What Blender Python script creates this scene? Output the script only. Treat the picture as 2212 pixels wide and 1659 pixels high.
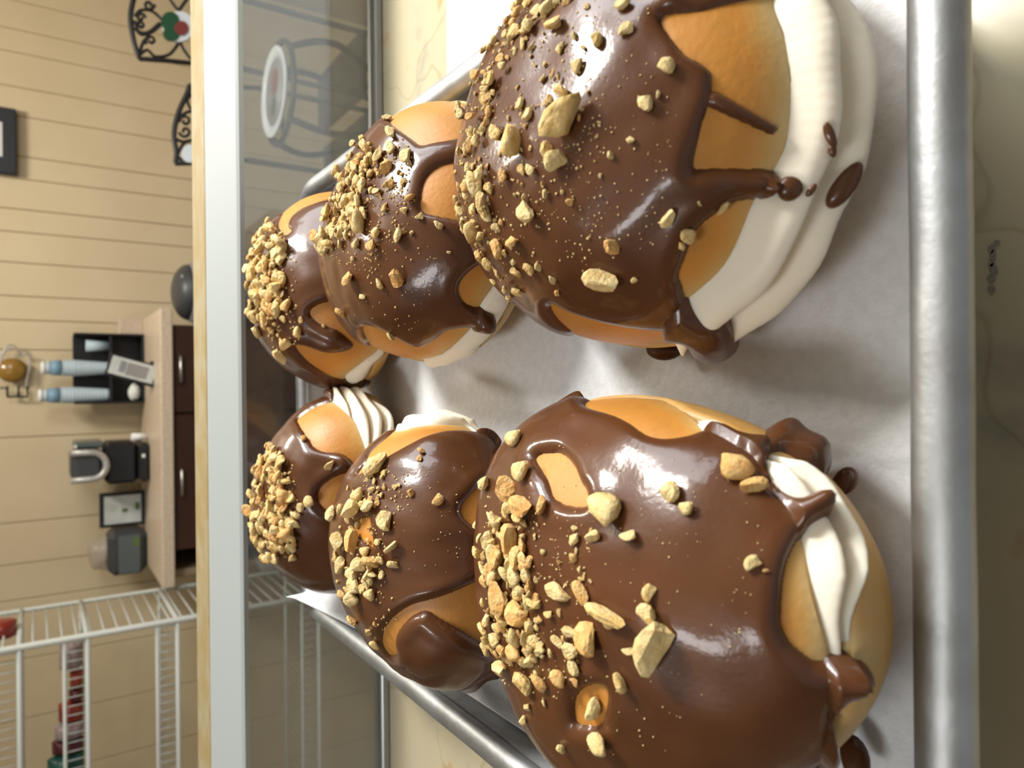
import bpy, math, random
import numpy as np
from mathutils import Vector, Matrix
from mathutils.bvhtree import BVHTree

for o in list(bpy.data.objects):
    bpy.data.objects.remove(o)
SC = bpy.context.scene
COL = SC.collection
# ------------------------------------------------------------------ camera
# The photograph was taken with the phone on its side: world "up" points to the
# left edge of the picture, world "right" (+X) to its top edge.
F = 1550.0; PITCH = math.radians(33.5); ROLL = math.radians(0.6); ZC = 0.165
CAM = np.array([0, 0, ZC])
_fw = np.array([0, math.cos(PITCH), -math.sin(PITCH)]); _rt = np.array([1.0, 0, 0]); _up = np.cross(_rt, _fw)
RT = _rt*math.cos(ROLL) - _up*math.sin(ROLL); UP = np.cross(RT, _fw); FW = _fw
cam = bpy.data.cameras.new('camera'); cam.lens = 36*F/2212; cam.sensor_width = 36; cam.clip_start = 0.005
cam_o = bpy.data.objects.new('camera', cam); COL.objects.link(cam_o)
M = Matrix.Identity(4)
for i in range(3):
    M[i][0] = -UP[i]; M[i][1] = RT[i]; M[i][2] = -FW[i]; M[i][3] = CAM[i]
cam_o.matrix_world = M
cam.dof.use_dof = True; cam.dof.focus_distance = 0.235; cam.dof.aperture_fstop = 6.2
cam.dof.aperture_fstop = (cam.lens/1000)/0.0013
SC.camera = cam_o
# ------------------------------------------------------------------ world, lights, exposure
W = bpy.data.worlds.new('world'); SC.world = W; W.use_nodes = True
W.node_tree.nodes['Background'].inputs[0].default_value = (0.92, 0.95, 1.0, 1)
W.node_tree.nodes['Background'].inputs[1].default_value = 0.34
vs = SC.view_settings
vs.view_transform = 'Standard'; vs.look = 'None'; vs.exposure = 0.28; vs.gamma = 1.0; vs.use_curve_mapping = False
def area(name, loc, target, sx, sy, power, color):
    l = bpy.data.lights.new(name, 'AREA'); l.shape = 'RECTANGLE'; l.size = sx; l.size_y = sy; l.energy = power; l.color = color
    o = bpy.data.objects.new(name, l); COL.objects.link(o); o.location = loc
    d = Vector(target)-Vector(loc); o.rotation_euler = d.to_track_quat('-Z', 'Y').to_euler(); return o
area('added_window_light', (1.56, 0.55, 0.80), (0.0, 0.45, 0.05), 0.8, 0.9, 20, (0.90, 0.95, 1.0))  # added light from the right, set at a window out of view
ADDED_TROFFERS = [(-0.75, 0.10, 1.50), (0.75, 1.95, 1.50)]  # added ceiling lights out of view, for glaze highlights and wall brightness
for i, t in enumerate(ADDED_TROFFERS):
    area('added_troffer_light', (t[0], t[1], t[2]-0.03), (t[0], t[1], -1), 0.26, 0.5, (5.5, 23)[i], ((0.95, 0.97, 1.0), (1.0, 0.94, 0.84))[i])
PEND = (0.74, 0.56, 0.86)  # added lamp out of view, so brightness falls off towards the left
area('added_pendant_light', (PEND[0], PEND[1], PEND[2]-.012), (PEND[0]-.30, PEND[1]-.2, 0), 0.28, 0.28, 17, (1.0, 0.98, 0.94))
# ------------------------------------------------------------------ helpers
rng = np.random.default_rng(7); random.seed(7)
def proj(p):
    d = np.asarray(p, float)-CAM
    c = d@FW
    return 1106-F*(d@UP)/c, 1659-(829.5+F*(d@RT)/c), c
def ray(x, y):
    U = 1659-y
    d = RT*((U-829.5)/F)-UP*((x-1106)/F)+FW
    return d
def atz(x, y, z):
    d = ray(x, y); return CAM+d*((z-ZC)/d[2])
def aty(x, y, Y):
    d = ray(x, y); return CAM+d*(Y/d[1])
MATS = {}
def mat(name, color=(.8, .8, .8), rough=.5, metal=0., spec=.5, coat=0., sss=0., bump=None, noise=None, trans=0., alpha=1., emit=None, sssr=(.3, .15, .08), ssss=.004, coatr=.08):
    """noise=(scale, color2, lo, hi)  bump=(scale, strength)"""
    m = bpy.data.materials.new(name); m.use_nodes = True; nt = m.node_tree; b = nt.nodes['Principled BSDF']
    b.inputs['Base Color'].default_value = (*color, 1); b.inputs['Roughness'].default_value = rough
    b.inputs['Metallic'].default_value = metal; b.inputs['Specular IOR Level'].default_value = spec
    b.inputs['Coat Weight'].default_value = coat; b.inputs['Coat Roughness'].default_value = coatr
    if sss: b.inputs['Subsurface Weight'].default_value = sss; b.inputs['Subsurface Radius'].default_value = sssr; b.inputs['Subsurface Scale'].default_value = ssss
    b.inputs['Transmission Weight'].default_value = trans; b.inputs['Alpha'].default_value = alpha
    if emit: b.inputs['Emission Color'].default_value = (*emit[0], 1); b.inputs['Emission Strength'].default_value = emit[1]
    tc = nt.nodes.new('ShaderNodeTexCoord')
    if noise:
        n = nt.nodes.new('ShaderNodeTexNoise'); n.inputs['Scale'].default_value = noise[0]; n.inputs['Detail'].default_value = 6
        nt.links.new(tc.outputs['Object'], n.inputs['Vector'])
        r = nt.nodes.new('ShaderNodeValToRGB'); r.color_ramp.elements[0].position = noise[2]; r.color_ramp.elements[1].position = noise[3]
        r.color_ramp.elements[0].color = (*color, 1); r.color_ramp.elements[1].color = (*noise[1], 1)
        nt.links.new(n.outputs['Fac'], r.inputs[0]); nt.links.new(r.outputs[0], b.inputs['Base Color'])
    if bump:
        n = nt.nodes.new('ShaderNodeTexNoise'); n.inputs['Scale'].default_value = bump[0]; n.inputs['Detail'].default_value = 5
        nt.links.new(tc.outputs['Object'], n.inputs['Vector'])
        bp = nt.nodes.new('ShaderNodeBump'); bp.inputs['Strength'].default_value = bump[1]; bp.inputs['Distance'].default_value = bump[2] if len(bump) > 2 else .001
        nt.links.new(n.outputs['Fac'], bp.inputs['Height']); nt.links.new(bp.outputs[0], b.inputs['Normal'])
        if coat: nt.links.new(bp.outputs[0], b.inputs['Coat Normal'])
    MATS[name] = m; return m
def mk(name, V, Fc, m, parent=None, smooth=True):
    me = bpy.data.meshes.new(name)
    me.from_pydata([tuple(map(float, v)) for v in V], [], [tuple(int(i) for i in f) for f in Fc])
    if smooth: me.polygons.foreach_set('use_smooth', [True]*len(me.polygons))
    me.materials.append(MATS[m]); me.update()
    o = bpy.data.objects.new(name, me); COL.objects.link(o)
    if parent: o.parent = parent
    return o
def mkgrid(name, P, m, parent=None, closed_u=True, keep=None, cap_first=False, cap_last=False):
    """P [rows, cols, 3] -> mesh"""
    nr, nc = P.shape[:2]
    idx = np.arange(nr*nc).reshape(nr, nc)
    cc = nc if closed_u else nc-1
    a = idx[:-1, :cc]; b = np.roll(idx, -1, 1)[:-1, :cc]; c = np.roll(idx, -1, 1)[1:, :cc]; d = idx[1:, :cc]
    Q = np.stack([a, b, c, d], -1).reshape(-1, 4)
    if keep is not None:
        k = keep.reshape(-1); Q = Q[k[Q].any(1)]
    V = P.reshape(-1, 3)
    used = np.unique(Q); remap = -np.ones(len(V), int); remap[used] = np.arange(len(used))
    V = V[used]; Q = remap[Q]
    me = bpy.data.meshes.new(name)
    faces = Q.tolist()
    if cap_first: faces.append([int(remap[i]) for i in idx[0][::-1]])
    if cap_last: faces.append([int(remap[i]) for i in idx[-1]])
    me.from_pydata(V.tolist(), [], faces)
    me.polygons.foreach_set('use_smooth', [True]*len(me.polygons)); me.materials.append(MATS[m]); me.update()
    o = bpy.data.objects.new(name, me); COL.objects.link(o)
    if parent: o.parent = parent
    return o, used
def empty(name, loc=(0, 0, 0), label=None, cat=None, group=None, rz=0):
    o = bpy.data.objects.new(name, None); COL.objects.link(o); o.location = loc; o.rotation_euler = (0, 0, rz); o.empty_display_size = .05
    tag(o, label, cat, group); return o
def tag(o, label=None, cat=None, group=None, kind=None):
    if label: o['label'] = label
    if cat: o['category'] = cat
    if group: o['group'] = group
    if kind: o['kind'] = kind
    return o
def boxg(x0, x1, y0, y1, z0, z1, bev=0.0):
    if bev <= 0:
        V = [(x, y, z) for z in (z0, z1) for y in (y0, y1) for x in (x0, x1)]
        return V, [(0, 2, 3, 1), (4, 5, 7, 6), (0, 1, 5, 4), (1, 3, 7, 5), (3, 2, 6, 7), (2, 0, 4, 6)]
    b = bev; V = []; Fc = []
    # chamfered box: 24 verts
    C = {}
    for sx in (0, 1):
        for sy in (0, 1):
            for sz in (0, 1):
                X = (x0, x1)[sx]; Y = (y0, y1)[sy]; Z = (z0, z1)[sz]
                ix = b if sx == 0 else -b; iy = b if sy == 0 else -b; iz = b if sz == 0 else -b
                for k, v in enumerate(((X, Y+iy, Z+iz), (X+ix, Y, Z+iz), (X+ix, Y+iy, Z))):
                    C[sx, sy, sz, k] = len(V); V.append(v)
                Fc.append([C[sx, sy, sz, k] for k in range(3)])
    for s in (0, 1):
        Fc.append([C[s, 0, 0, 0], C[s, 1, 0, 0], C[s, 1, 1, 0], C[s, 0, 1, 0]])
        Fc.append([C[0, s, 0, 1], C[1, s, 0, 1], C[1, s, 1, 1], C[0, s, 1, 1]])
        Fc.append([C[0, 0, s, 2], C[1, 0, s, 2], C[1, 1, s, 2], C[0, 1, s, 2]])
    for p in (0, 1):
        for q in (0, 1):
            Fc.append([C[0, p, q, 1], C[1, p, q, 1], C[1, p, q, 2], C[0, p, q, 2]])
            Fc.append([C[p, 0, q, 0], C[p, 1, q, 0], C[p, 1, q, 2], C[p, 0, q, 2]])
            Fc.append([C[p, q, 0, 0], C[p, q, 1, 0], C[p, q, 1, 1], C[p, q, 0, 1]])
    return V, Fc
def fixn(o):
    import bmesh
    bm = bmesh.new(); bm.from_mesh(o.data); bmesh.ops.recalc_face_normals(bm, faces=bm.faces); bm.to_mesh(o.data); bm.free(); return o
def box(name, x0, x1, y0, y1, z0, z1, m, parent=None, bev=0.0):
    V, Fc = boxg(x0, x1, y0, y1, z0, z1, bev)
    return fixn(mk(name, V, Fc, m, parent, False))
def tubeg(pts, r, n=8, closed=False, caps=True):
    pts = [Vector(p) for p in pts]; N = len(pts)
    rr = r if hasattr(r, '__len__') else [r]*N
    V = []; Fc = []
    prev = None
    for i, p in enumerate(pts):
        a = pts[(i-1) % N] if (closed or i > 0) else pts[i]
        b = pts[(i+1) % N] if (closed or i < N-1) else pts[i]
        t = (b-a).normalized()
        if prev is None:
            ref = Vector((0, 0, 1)) if abs(t.z) < .9 else Vector((1, 0, 0))
            u = t.cross(ref).normalized()
        else:
            u = (prev-t*prev.dot(t)).normalized()
        prev = u; w = t.cross(u)
        for k in range(n):
            a_ = 2*math.pi*k/n
            V.append(p+(u*math.cos(a_)+w*math.sin(a_))*rr[i])
    M_ = N if closed else N-1
    for i in range(M_):
        for k in range(n):
            j = (i+1) % N
            Fc.append((i*n+k, i*n+(k+1) % n, j*n+(k+1) % n, j*n+k))
    if caps and not closed:
        Fc.append(tuple(range(n))[::-1]); Fc.append(tuple((N-1)*n+k for k in range(n)))
    return V, Fc
def tube(name, pts, r, m, parent=None, n=8, closed=False):
    V, Fc = tubeg(pts, r, n, closed); return fixn(mk(name, V, Fc, m, parent, True))
def join(parts):
    V = []; Fc = []
    for v, f in parts:
        o = len(V); V += list(v); Fc += [tuple(i+o for i in q) for q in f]
    return V, Fc
def latheg(prof, n=32, c=(0, 0, 0), ez=1.0, loop=False):
    V = []; Fc = []
    for r, z in prof:
        for k in range(n):
            a = 2*math.pi*k/n; V.append((c[0]+r*math.cos(a), c[1]+r*math.sin(a)*ez, c[2]+z))
    for i in range(len(prof)-1):
        for k in range(n):
            Fc.append((i*n+k, i*n+(k+1) % n, (i+1)*n+(k+1) % n, (i+1)*n+k))
    if loop:
        j = (len(prof)-1)*n
        for k in range(n): Fc.append((j+k, j+(k+1) % n, (k+1) % n, k))
    else:
        Fc.append(tuple(range(n))[::-1]); Fc.append(tuple((len(prof)-1)*n+k for k in range(n)))
    return V, Fc
def lathe(name, prof, m, parent=None, n=32, c=(0, 0, 0), loop=False):
    V, Fc = latheg(prof, n, c, 1.0, loop); return mk(name, V, Fc, m, parent)
class SNoise:
    def __init__(s, seed, freq, n=10):
        g = np.random.default_rng(seed); d = g.normal(size=(n, 3)); d /= np.linalg.norm(d, axis=1)[:, None]
        s.k = d*freq*2*math.pi*g.uniform(.6, 1.6, (n, 1)); s.p = g.uniform(0, 6.28, n)
    def __call__(s, P):
        return np.sin(P@s.k.T+s.p).mean(-1)*1.6
def chaikin(P, n=2):
    P = np.array(P, float)
    for _ in range(n):
        Q = np.roll(P, -1, 0); P = np.stack([.78*P+.22*Q, .22*P+.78*Q], 1).reshape(-1, 2)
    return P
def polysd(px, py, poly):
    """signed distance, + inside"""
    poly = np.array(poly, float); best = np.full(px.shape, 1e9); ins = np.zeros(px.shape, bool)
    for i in range(len(poly)):
        x0, y0 = poly[i]; x1, y1 = poly[(i+1) % len(poly)]
        dx, dy = x1-x0, y1-y0; L = dx*dx+dy*dy+1e-9
        t = np.clip(((px-x0)*dx+(py-y0)*dy)/L, 0, 1)
        best = np.minimum(best, (px-x0-t*dx)**2+(py-y0-t*dy)**2)
        if abs(dy) > 1e-9:
            ins ^= ((y0 > py) != (y1 > py)) & (px < dx*(py-y0)/dy+x0)
    d = np.sqrt(best); return np.where(ins, d, -d)
# ------------------------------------------------------------------ materials
def bun_mat():
    m = mat('bun', (.60, .25, .045), .5, spec=.5, sss=.25, sssr=(.4, .2, .08), ssss=.003, bump=(500, .25, .0006), coat=.04, coatr=.3)
    nt = m.node_tree; b = nt.nodes['Principled BSDF']
    at = nt.nodes.new('ShaderNodeAttribute'); at.attribute_name = 'tone'
    tc = nt.nodes.new('ShaderNodeTexCoord'); n = nt.nodes.new('ShaderNodeTexNoise'); n.inputs['Scale'].default_value = 90; n.inputs['Detail'].default_value = 9; n.inputs['Roughness'].default_value = .62
    nt.links.new(tc.outputs['Object'], n.inputs['Vector'])
    ad = nt.nodes.new('ShaderNodeMath'); ad.operation = 'MULTIPLY_ADD'; ad.inputs[1].default_value = .62
    nt.links.new(n.outputs['Fac'], ad.inputs[0]); nt.links.new(at.outputs['Fac'], ad.inputs[2])
    r = nt.nodes.new('ShaderNodeValToRGB'); cr = r.color_ramp
    cr.elements[0].position = .12; cr.elements[0].color = (.60, .44, .20, 1)
    cr.elements[1].position = 1.15; cr.elements[1].color = (.46, .20, .03, 1)
    e = cr.elements.new(.45); e.color = (.58, .32, .085, 1)
    e = cr.elements.new(.75); e.color = (.56, .235, .034, 1)
    nt.links.new(ad.outputs[0], r.inputs[0]); nt.links.new(r.outputs[0], b.inputs['Base Color'])
bun_mat()
mat('crumb', (.72, .54, .26), .8, sss=.3, bump=(420, .9, .002), noise=(160, (.55, .36, .12), .45, .7))
mat('cream', (.88, .80, .65), .55, sss=.5, sssr=(.6, .45, .3), ssss=.004, bump=(500, .12, .0006))
mat('chocolate', (.084, .029, .009), .36, spec=.22, coat=.42, coatr=.08, sss=.12, sssr=(.3, .12, .05), ssss=.003, bump=(700, .10, .0005), noise=(40, (.108, .039, .013), .35, .7))
mat('peanut', (.66, .43, .145), .7, spec=.3, bump=(7, .8, .0009), noise=(2.6, (.74, .55, .25), .40, .62))
mat('peanut_toasted', (.62, .33, .10), .7, spec=.3, bump=(7, .8, .0009), noise=(2.6, (.70, .46, .18), .40, .62))
mat('peanut_pale', (.72, .56, .27), .7, spec=.3, bump=(7, .8, .0009), noise=(2.6, (.66, .46, .18), .40, .62))
mat('aluminium', (.42, .43, .43), .50, metal=1.0, bump=(260, .25, .0006), noise=(60, (.33, .33, .32), .42, .68))
mat('parchment', (.77, .785, .79), .5, spec=.4, bump=(420, .45, .0006), noise=(300, (.70, .71, .72), .38, .7))
mat('rail_white', (.35, .37, .35), .5, bump=(300, .05))
mat('rail_tan', (.27, .195, .08), .5, noise=(60, (.30, .25, .15), .4, .65))
mat('channel_metal', (.42, .43, .43), .4, metal=.8)
mat('riser_steel', (.5, .5, .48), .4, metal=.6)
mat('white_paper', (.80, .85, .88), .6, bump=(200, .1))
mat('wall_panel', (.71, .58, .37), .55, bump=(60, .08), noise=(5, (.66, .53, .33), .3, .7))
mat('wall_backing', (.58, .43, .25), .7)
mat('side_wall', (.34, .26, .16), .7, bump=(50, .06))
mat('ceiling_tile', (.72, .71, .66), .8, bump=(80, .2))
mat('floor_vinyl', (.26, .22, .17), .5, noise=(8, (.32, .28, .22), .4, .6))
mat('counter_laminate', (.56, .44, .31), .4, noise=(120, (.66, .54, .41), .4, .62))
mat('cabinet_wood', (.040, .012, .005), .4, noise=(14, (.055, .018, .007), .3, .7), bump=(90, .1))
mat('handle_metal', (.5, .48, .44), .35, metal=1)
mat('black_plastic', (.012, .012, .014), .38)
mat('dark_grey_plastic', (.05, .052, .055), .4)
mat('grey_plastic', (.28, .27, .26), .45)
mat('silver_plastic', (.45, .44, .41), .35, metal=.4)
mat('smoke_clear', (.10, .12, .12), .25, spec=.6)
mat('screen_white', (.60, .62, .60), .4, noise=(30, (.50, .54, .52), .4, .6))
mat('print_grey', (.25, .25, .27), .6)
mat('leaf_green', (.10, .16, .05), .6)
mat('cup_blue', (.20, .34, .46), .5)
mat('cup_pale', (.48, .58, .64), .5)
mat('cup_white', (.82, .82, .78), .5)
mat('napkin', (.80, .82, .76), .7)
mat('film', (.55, .46, .38), .3, alpha=.45)
mat('wrought_iron', (.018, .016, .015), .5, metal=.3)
mat('ceramic_white', (.78, .82, .84), .25)
mat('apple_red', (.22, .045, .04), .3)
mat('ceramic_green', (.02, .085, .04), .3)
mat('amber_glass', (.30, .16, .025), .2, spec=.6)
mat('frame_black', (.015, .016, .018), .4)
mat('mat_board', (.70, .70, .70), .6)
mat('wire_white', (.58, .60, .55), .45)
mat('bag_red', (.20, .012, .008), .35, noise=(30, (.32, .05, .025), .4, .65))
mat('bag_maroon', (.07, .010, .016), .35, noise=(30, (.12, .03, .03), .4, .65))
mat('bag_green', (.01, .06, .045), .35, noise=(30, (.02, .10, .07), .4, .6))
mat('bag_clear', (.30, .24, .26), .3, noise=(60, (.42, .30, .28), .4, .6))
mat('bag_yellow', (.55, .40, .15), .4)
mat('stamp_ink', (.26, .235, .18), .7)
mat('lamp_emit', (1, 1, 1), .5, emit=((1.0, .93, .82), 2.2))
mat('door_white', (.7, .7, .68), .5)
def stone_mat():
    m = mat('deck_stone', (.60, .55, .40), .22, spec=.5)
    nt = m.node_tree; b = nt.nodes['Principled BSDF']; tc = nt.nodes.new('ShaderNodeTexCoord')
    n = nt.nodes.new('ShaderNodeTexNoise'); n.inputs['Scale'].default_value = 13; n.inputs['Detail'].default_value = 5; n.inputs['Distortion'].default_value = .8
    r = nt.nodes.new('ShaderNodeValToRGB'); cr = r.color_ramp
    cr.elements[0].position = .30; cr.elements[0].color = (.36, .33, .25, 1)
    cr.elements[1].position = .72; cr.elements[1].color = (.46, .24, .07, 1)
    e = cr.elements.new(.42); e.color = (.50, .44, .30, 1)
    e = cr.elements.new(.60); e.color = (.54, .46, .30, 1)
    v = nt.nodes.new('ShaderNodeTexVoronoi'); v.feature = 'DISTANCE_TO_EDGE'; v.inputs['Scale'].default_value = 9
    vr = nt.nodes.new('ShaderNodeValToRGB'); vr.color_ramp.elements[0].position = .0; vr.color_ramp.elements[1].position = .022
    vr.color_ramp.elements[0].color = (.84, .82, .76, 1); vr.color_ramp.elements[1].color = (1, 1, 1, 1)
    n2 = nt.nodes.new('ShaderNodeTexNoise'); n2.inputs['Scale'].default_value = 14
    mp = nt.nodes.new('ShaderNodeMix'); mp.data_type = 'RGBA'; mp.blend_type = 'LINEAR_LIGHT'; mp.inputs[0].default_value = .08
    nt.links.new(tc.outputs['Object'], n.inputs['Vector']); nt.links.new(tc.outputs['Object'], n2.inputs['Vector'])
    nt.links.new(tc.outputs['Object'], mp.inputs[6]); nt.links.new(n2.outputs['Color'], mp.inputs[7]); nt.links.new(mp.outputs[2], v.inputs['Vector'])
    mx = nt.nodes.new('ShaderNodeMix'); mx.data_type = 'RGBA'; mx.blend_type = 'MULTIPLY'; mx.inputs[0].default_value = 1
    nt.links.new(n.outputs['Fac'], r.inputs[0]); nt.links.new(v.outputs['Distance'], vr.inputs[0])
    nt.links.new(r.outputs[0], mx.inputs[6]); nt.links.new(vr.outputs[0], mx.inputs[7]); nt.links.new(mx.outputs[2], b.inputs['Base Color'])
stone_mat()
def glass_mat():
    m = bpy.data.materials.new('case_glass'); m.use_nodes = True; nt = m.node_tree
    nt.nodes.remove(nt.nodes['Principled BSDF']); out = nt.nodes['Material Output']
    t = nt.nodes.new('ShaderNodeBsdfTransparent'); t.inputs[0].default_value = (.78, .79, .78, 1)
    g = nt.nodes.new('ShaderNodeBsdfGlossy'); g.inputs[1].default_value = .03
    d = nt.nodes.new('ShaderNodeBsdfDiffuse'); d.inputs[0].default_value = (.62, .64, .62, 1)
    tc = nt.nodes.new('ShaderNodeTexCoord'); n = nt.nodes.new('ShaderNodeTexNoise'); n.inputs['Scale'].default_value = 14; n.inputs['Detail'].default_value = 8
    nt.links.new(tc.outputs['Object'], n.inputs['Vector'])
    mr = nt.nodes.new('ShaderNodeMapRange'); mr.inputs[1].default_value = .35; mr.inputs[2].default_value = .75; mr.inputs[3].default_value = .10; mr.inputs[4].default_value = .26
    nt.links.new(n.outputs['Fac'], mr.inputs[0])
    fr = nt.nodes.new('ShaderNodeFresnel'); fr.inputs[0].default_value = 1.5
    m1 = nt.nodes.new('ShaderNodeMixShader'); m2 = nt.nodes.new('ShaderNodeMixShader')
    nt.links.new(mr.outputs[0], m1.inputs[0]); nt.links.new(t.outputs[0], m1.inputs[1]); nt.links.new(d.outputs[0], m1.inputs[2])
    nt.links.new(fr.outputs[0], m2.inputs[0]); nt.links.new(m1.outputs[0], m2.inputs[1]); nt.links.new(g.outputs[0], m2.inputs[2])
    nt.links.new(m2.outputs[0], out.inputs[0]); MATS['case_glass'] = m
glass_mat()
# ------------------------------------------------------------------ room shell
FLOOR = -1.095; YW = 3.06; CEIL = 1.52; XR = 1.62; XL = -2.2; YB = -2.0
fl = box('floor', XL, XR, YB, YW+.05, FLOOR-.05, FLOOR, 'floor_vinyl'); tag(fl, kind='structure')
ce = box('ceiling', XL, XR, YB, YW+.05, CEIL, CEIL+.05, 'ceiling_tile'); tag(ce, kind='structure')
wb = box('wall_back', XL, XR, YW, YW+.05, FLOOR, CEIL, 'wall_backing'); tag(wb, kind='structure')
wl = box('wall_left', XL-.05, XL, YB, YW+.05, FLOOR, CEIL, 'side_wall'); tag(wl, kind='structure')
# right wall with an opening for the added, unseen window
WY0, WY1, WZ0, WZ1 = 0.05, 1.05, 0.25, 1.35
V, Fc = join([boxg(XR, XR+.08, YB, WY0, FLOOR, CEIL), boxg(XR, XR+.08, WY1, YW+.05, FLOOR, CEIL),
              boxg(XR, XR+.08, WY0, WY1, FLOOR, WZ0), boxg(XR, XR+.08, WY0, WY1, WZ1, CEIL)])
wr = fixn(mk('wall_right', V, Fc, 'side_wall', None, False)); tag(wr, kind='structure')
wn = empty('added_window_1', (XR+.04, (WY0+WY1)/2, WZ0)); tag(wn, kind='structure')  # unseen window, added to go with the light from the right
def child_local(o, p):
    o.parent = p; o.matrix_parent_inverse = Matrix.Translation(p.location).inverted() if p.rotation_euler.z == 0 else p.matrix_basis.inverted(); return o
V, Fc = join([boxg(XR+.01, XR+.07, WY0, WY0+.04, WZ0, WZ1), boxg(XR+.01, XR+.07, WY1-.04, WY1, WZ0, WZ1), boxg(XR+.01, XR+.07, WY0, WY1, WZ0, WZ0+.04),
              boxg(XR+.01, XR+.07, WY0, WY1, WZ1-.04, WZ1), boxg(XR+.02, XR+.06, .53, .57, WZ0, WZ1)])
child_local(fixn(mk('added_window_frame', V, Fc, 'door_white', None, False)), wn)
# wall boards, joints where the photograph shows the grooves (pixel row at the left picture edge)
gro = []
for x, y in [(150, 28), (150, 88), (150, 136), (150, 208), (150, 268), (150, 352), (150, 399), (150, 463), (150, 511), (150, 575), (150, 645), (150, 695), (150, 757), (150, 940), (150, 1118), (150, 1205), (150, 1280)]:
    gro.append(aty(x, y, YW-.012)[0])
gro = sorted(gro)
step = .21
xs = [gro[0]-step*k for k in range(1, 12) if gro[0]-step*k > XL+.03][::-1]+gro+[gro[-1]+step*k for k in range(1, 12) if gro[-1]+step*k < XR-.03]
xs = [XL]+xs+[XR]
for i in range(len(xs)-1):
    g = .0011
    box('wall_board', xs[i]+g, xs[i+1]-g, YW-.012, YW, FLOOR, CEIL, 'wall_panel', wb, bev=.002)
for i, t in enumerate(ADDED_TROFFERS):
    e = empty('added_ceiling_light', (t[0], t[1], CEIL), ('added unseen narrow fluorescent ceiling light directly above the display case', 'added unseen narrow fluorescent ceiling light above the coffee counter side')[i], 'ceiling light', 'added ceiling light panels')
    child_local(box('light_frame', t[0]-.13, t[0]+.13, t[1]-.6, t[1]+.6, CEIL-.02, CEIL, 'door_white', None, .004), e)
    child_local(box('diffuser', t[0]-.09, t[0]+.09, t[1]-.56, t[1]+.56, CEIL-.024, CEIL-.0205, 'lamp_emit'), e)  # glowing face of the added ceiling light
pe = empty('added_pendant_lamp', PEND, 'added unseen white pendant lamp hanging over the right end of the display case', 'lamp')
child_local(lathe('lamp_shade', [(.24, .0), (.235, .03), (.15, .11), (.05, .15), (.03, .19), (.028, .19), (.045, .148), (.145, .107), (.228, .029), (.232, .0)], 'door_white', None, 40, PEND, True), pe)  # shade of the added lamp, out of view
child_local(tube('cord', [(PEND[0], PEND[1], PEND[2]+.18), (PEND[0], PEND[1], CEIL)], .004, 'black_plastic'), pe)
# ------------------------------------------------------------------ display case
DZ = -.045; GY = .485
case = empty('display_case', (0, .2, DZ), 'glass fronted display case with cream marbled deck and white top rail', 'display case')
child_local(box('deck', -.95, .95, -.02, GY+.012, DZ-.03, DZ, 'deck_stone', None, .002), case)
child_local(box('body', -.93, .93, .03, GY-.01, FLOOR, DZ-.031, 'rail_white', None, .004), case)
child_local(box('glass_panel', -.95, .95, GY, GY+.005, DZ+.001, .058, 'case_glass'), case)
child_local(box('bottom_channel', -.95, .95, GY-.004, GY+.011, DZ, DZ+.006, 'channel_metal', None, .001), case)
V = [(x, y, z) for x in (-.95, .95) for y, z in ((GY-.0135, .0545), (GY-.0140, .0575), (GY-.0125, .0592), (GY+.0110, .0727), (GY+.0125, .0727), (GY+.0125, .0545))]
Fc = [tuple(range(6)), tuple(range(6, 12))[::-1]]+[(k, (k+1) % 6, 6+(k+1) % 6, 6+k) for k in range(6)]
child_local(fixn(mk('top_rail', V, Fc, 'rail_white', None, False)), case)
child_local(box('rail_trim', -.95, .95, GY+.0130, GY+.058, .064, .0732, 'rail_tan', None, .0015), case)
# faint stamped marks on the deck in front of the pan
for k, (x, y, rx, ry, rot) in enumerate([(2153, 524, 5, 4, .5), (2141, 537, 8, 5, 0), (2144, 553, 10, 5, .1), (2140, 570, 6, 5, .6), (2146, 582, 10, 7, .4), (2141, 602, 8, 6, 0), (2141, 625, 8, 5, -.1)]):
    c = atz(x, y, DZ+.0003); s = .21/F*1.12
    V = [(c[0]+s*rx*math.sin(a)*(1+.25*math.sin(3*a+k)), c[1]+s*ry*math.cos(a)*(1+.2*math.cos(2*a+k)), DZ+.0003) for a in np.linspace(0, 6.283, 14)[:-1]]
    child_local(mk('ink_mark', V, [tuple(range(13))], 'stamp_ink', None, False), case)
# ------------------------------------------------------------------ riser + sheet pan + paper
ri = box('pan_riser', -.125, .108, .10, .43, DZ, -.0035, 'riser_steel', None, .003)
tag(ri, 'low steel riser block hidden beneath the loaded sheet pan', 'riser')
PX0, PX1, PY0, PY1 = -.1455, .1290, .0635, .4705
def rrect(x0, x1, y0, y1, r, n=10):
    P = []
    for cx, cy, a0 in ((x1-r, y1-r, 0), (x0+r, y1-r, 90), (x0+r, y0+r, 180), (x1-r, y0+r, 270)):
        for k in range(n+1):
            a = math.radians(a0+90*k/n); P.append((cx+r*math.cos(a), cy+r*math.sin(a)))
    return P
pan = empty('sheet_pan', ((PX0+PX1)/2, (PY0+PY1)/2, -.003), 'worn aluminium sheet pan with rolled rim holding six filled donuts', 'baking tray')
rings = []
for ins, z, r in [(.0075, .0215, .030), (.0095, .0185, .028), (.0125, .004, .025), (.0145, .0005, .024), (.018, -.0008, .022), (.11, -.001, .02)]:
    rings.append([(x, y, z) for x, y in rrect(PX0+ins, PX1-ins, PY0+ins, PY1-ins, r)])
for ins, z, r in [(.11, -.003, .02), (.018, -.003, .022), (.0135, -.0018, .024), (.0115, .002, .025), (.0085, .0165, .028)]:
    rings.append([(x, y, z) for x, y in rrect(PX0+ins, PX1-ins, PY0+ins, PY1-ins, r)])
P = np.array(rings)
n = P.shape[1]
V = P.reshape(-1, 3).tolist(); Fc = []
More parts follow.
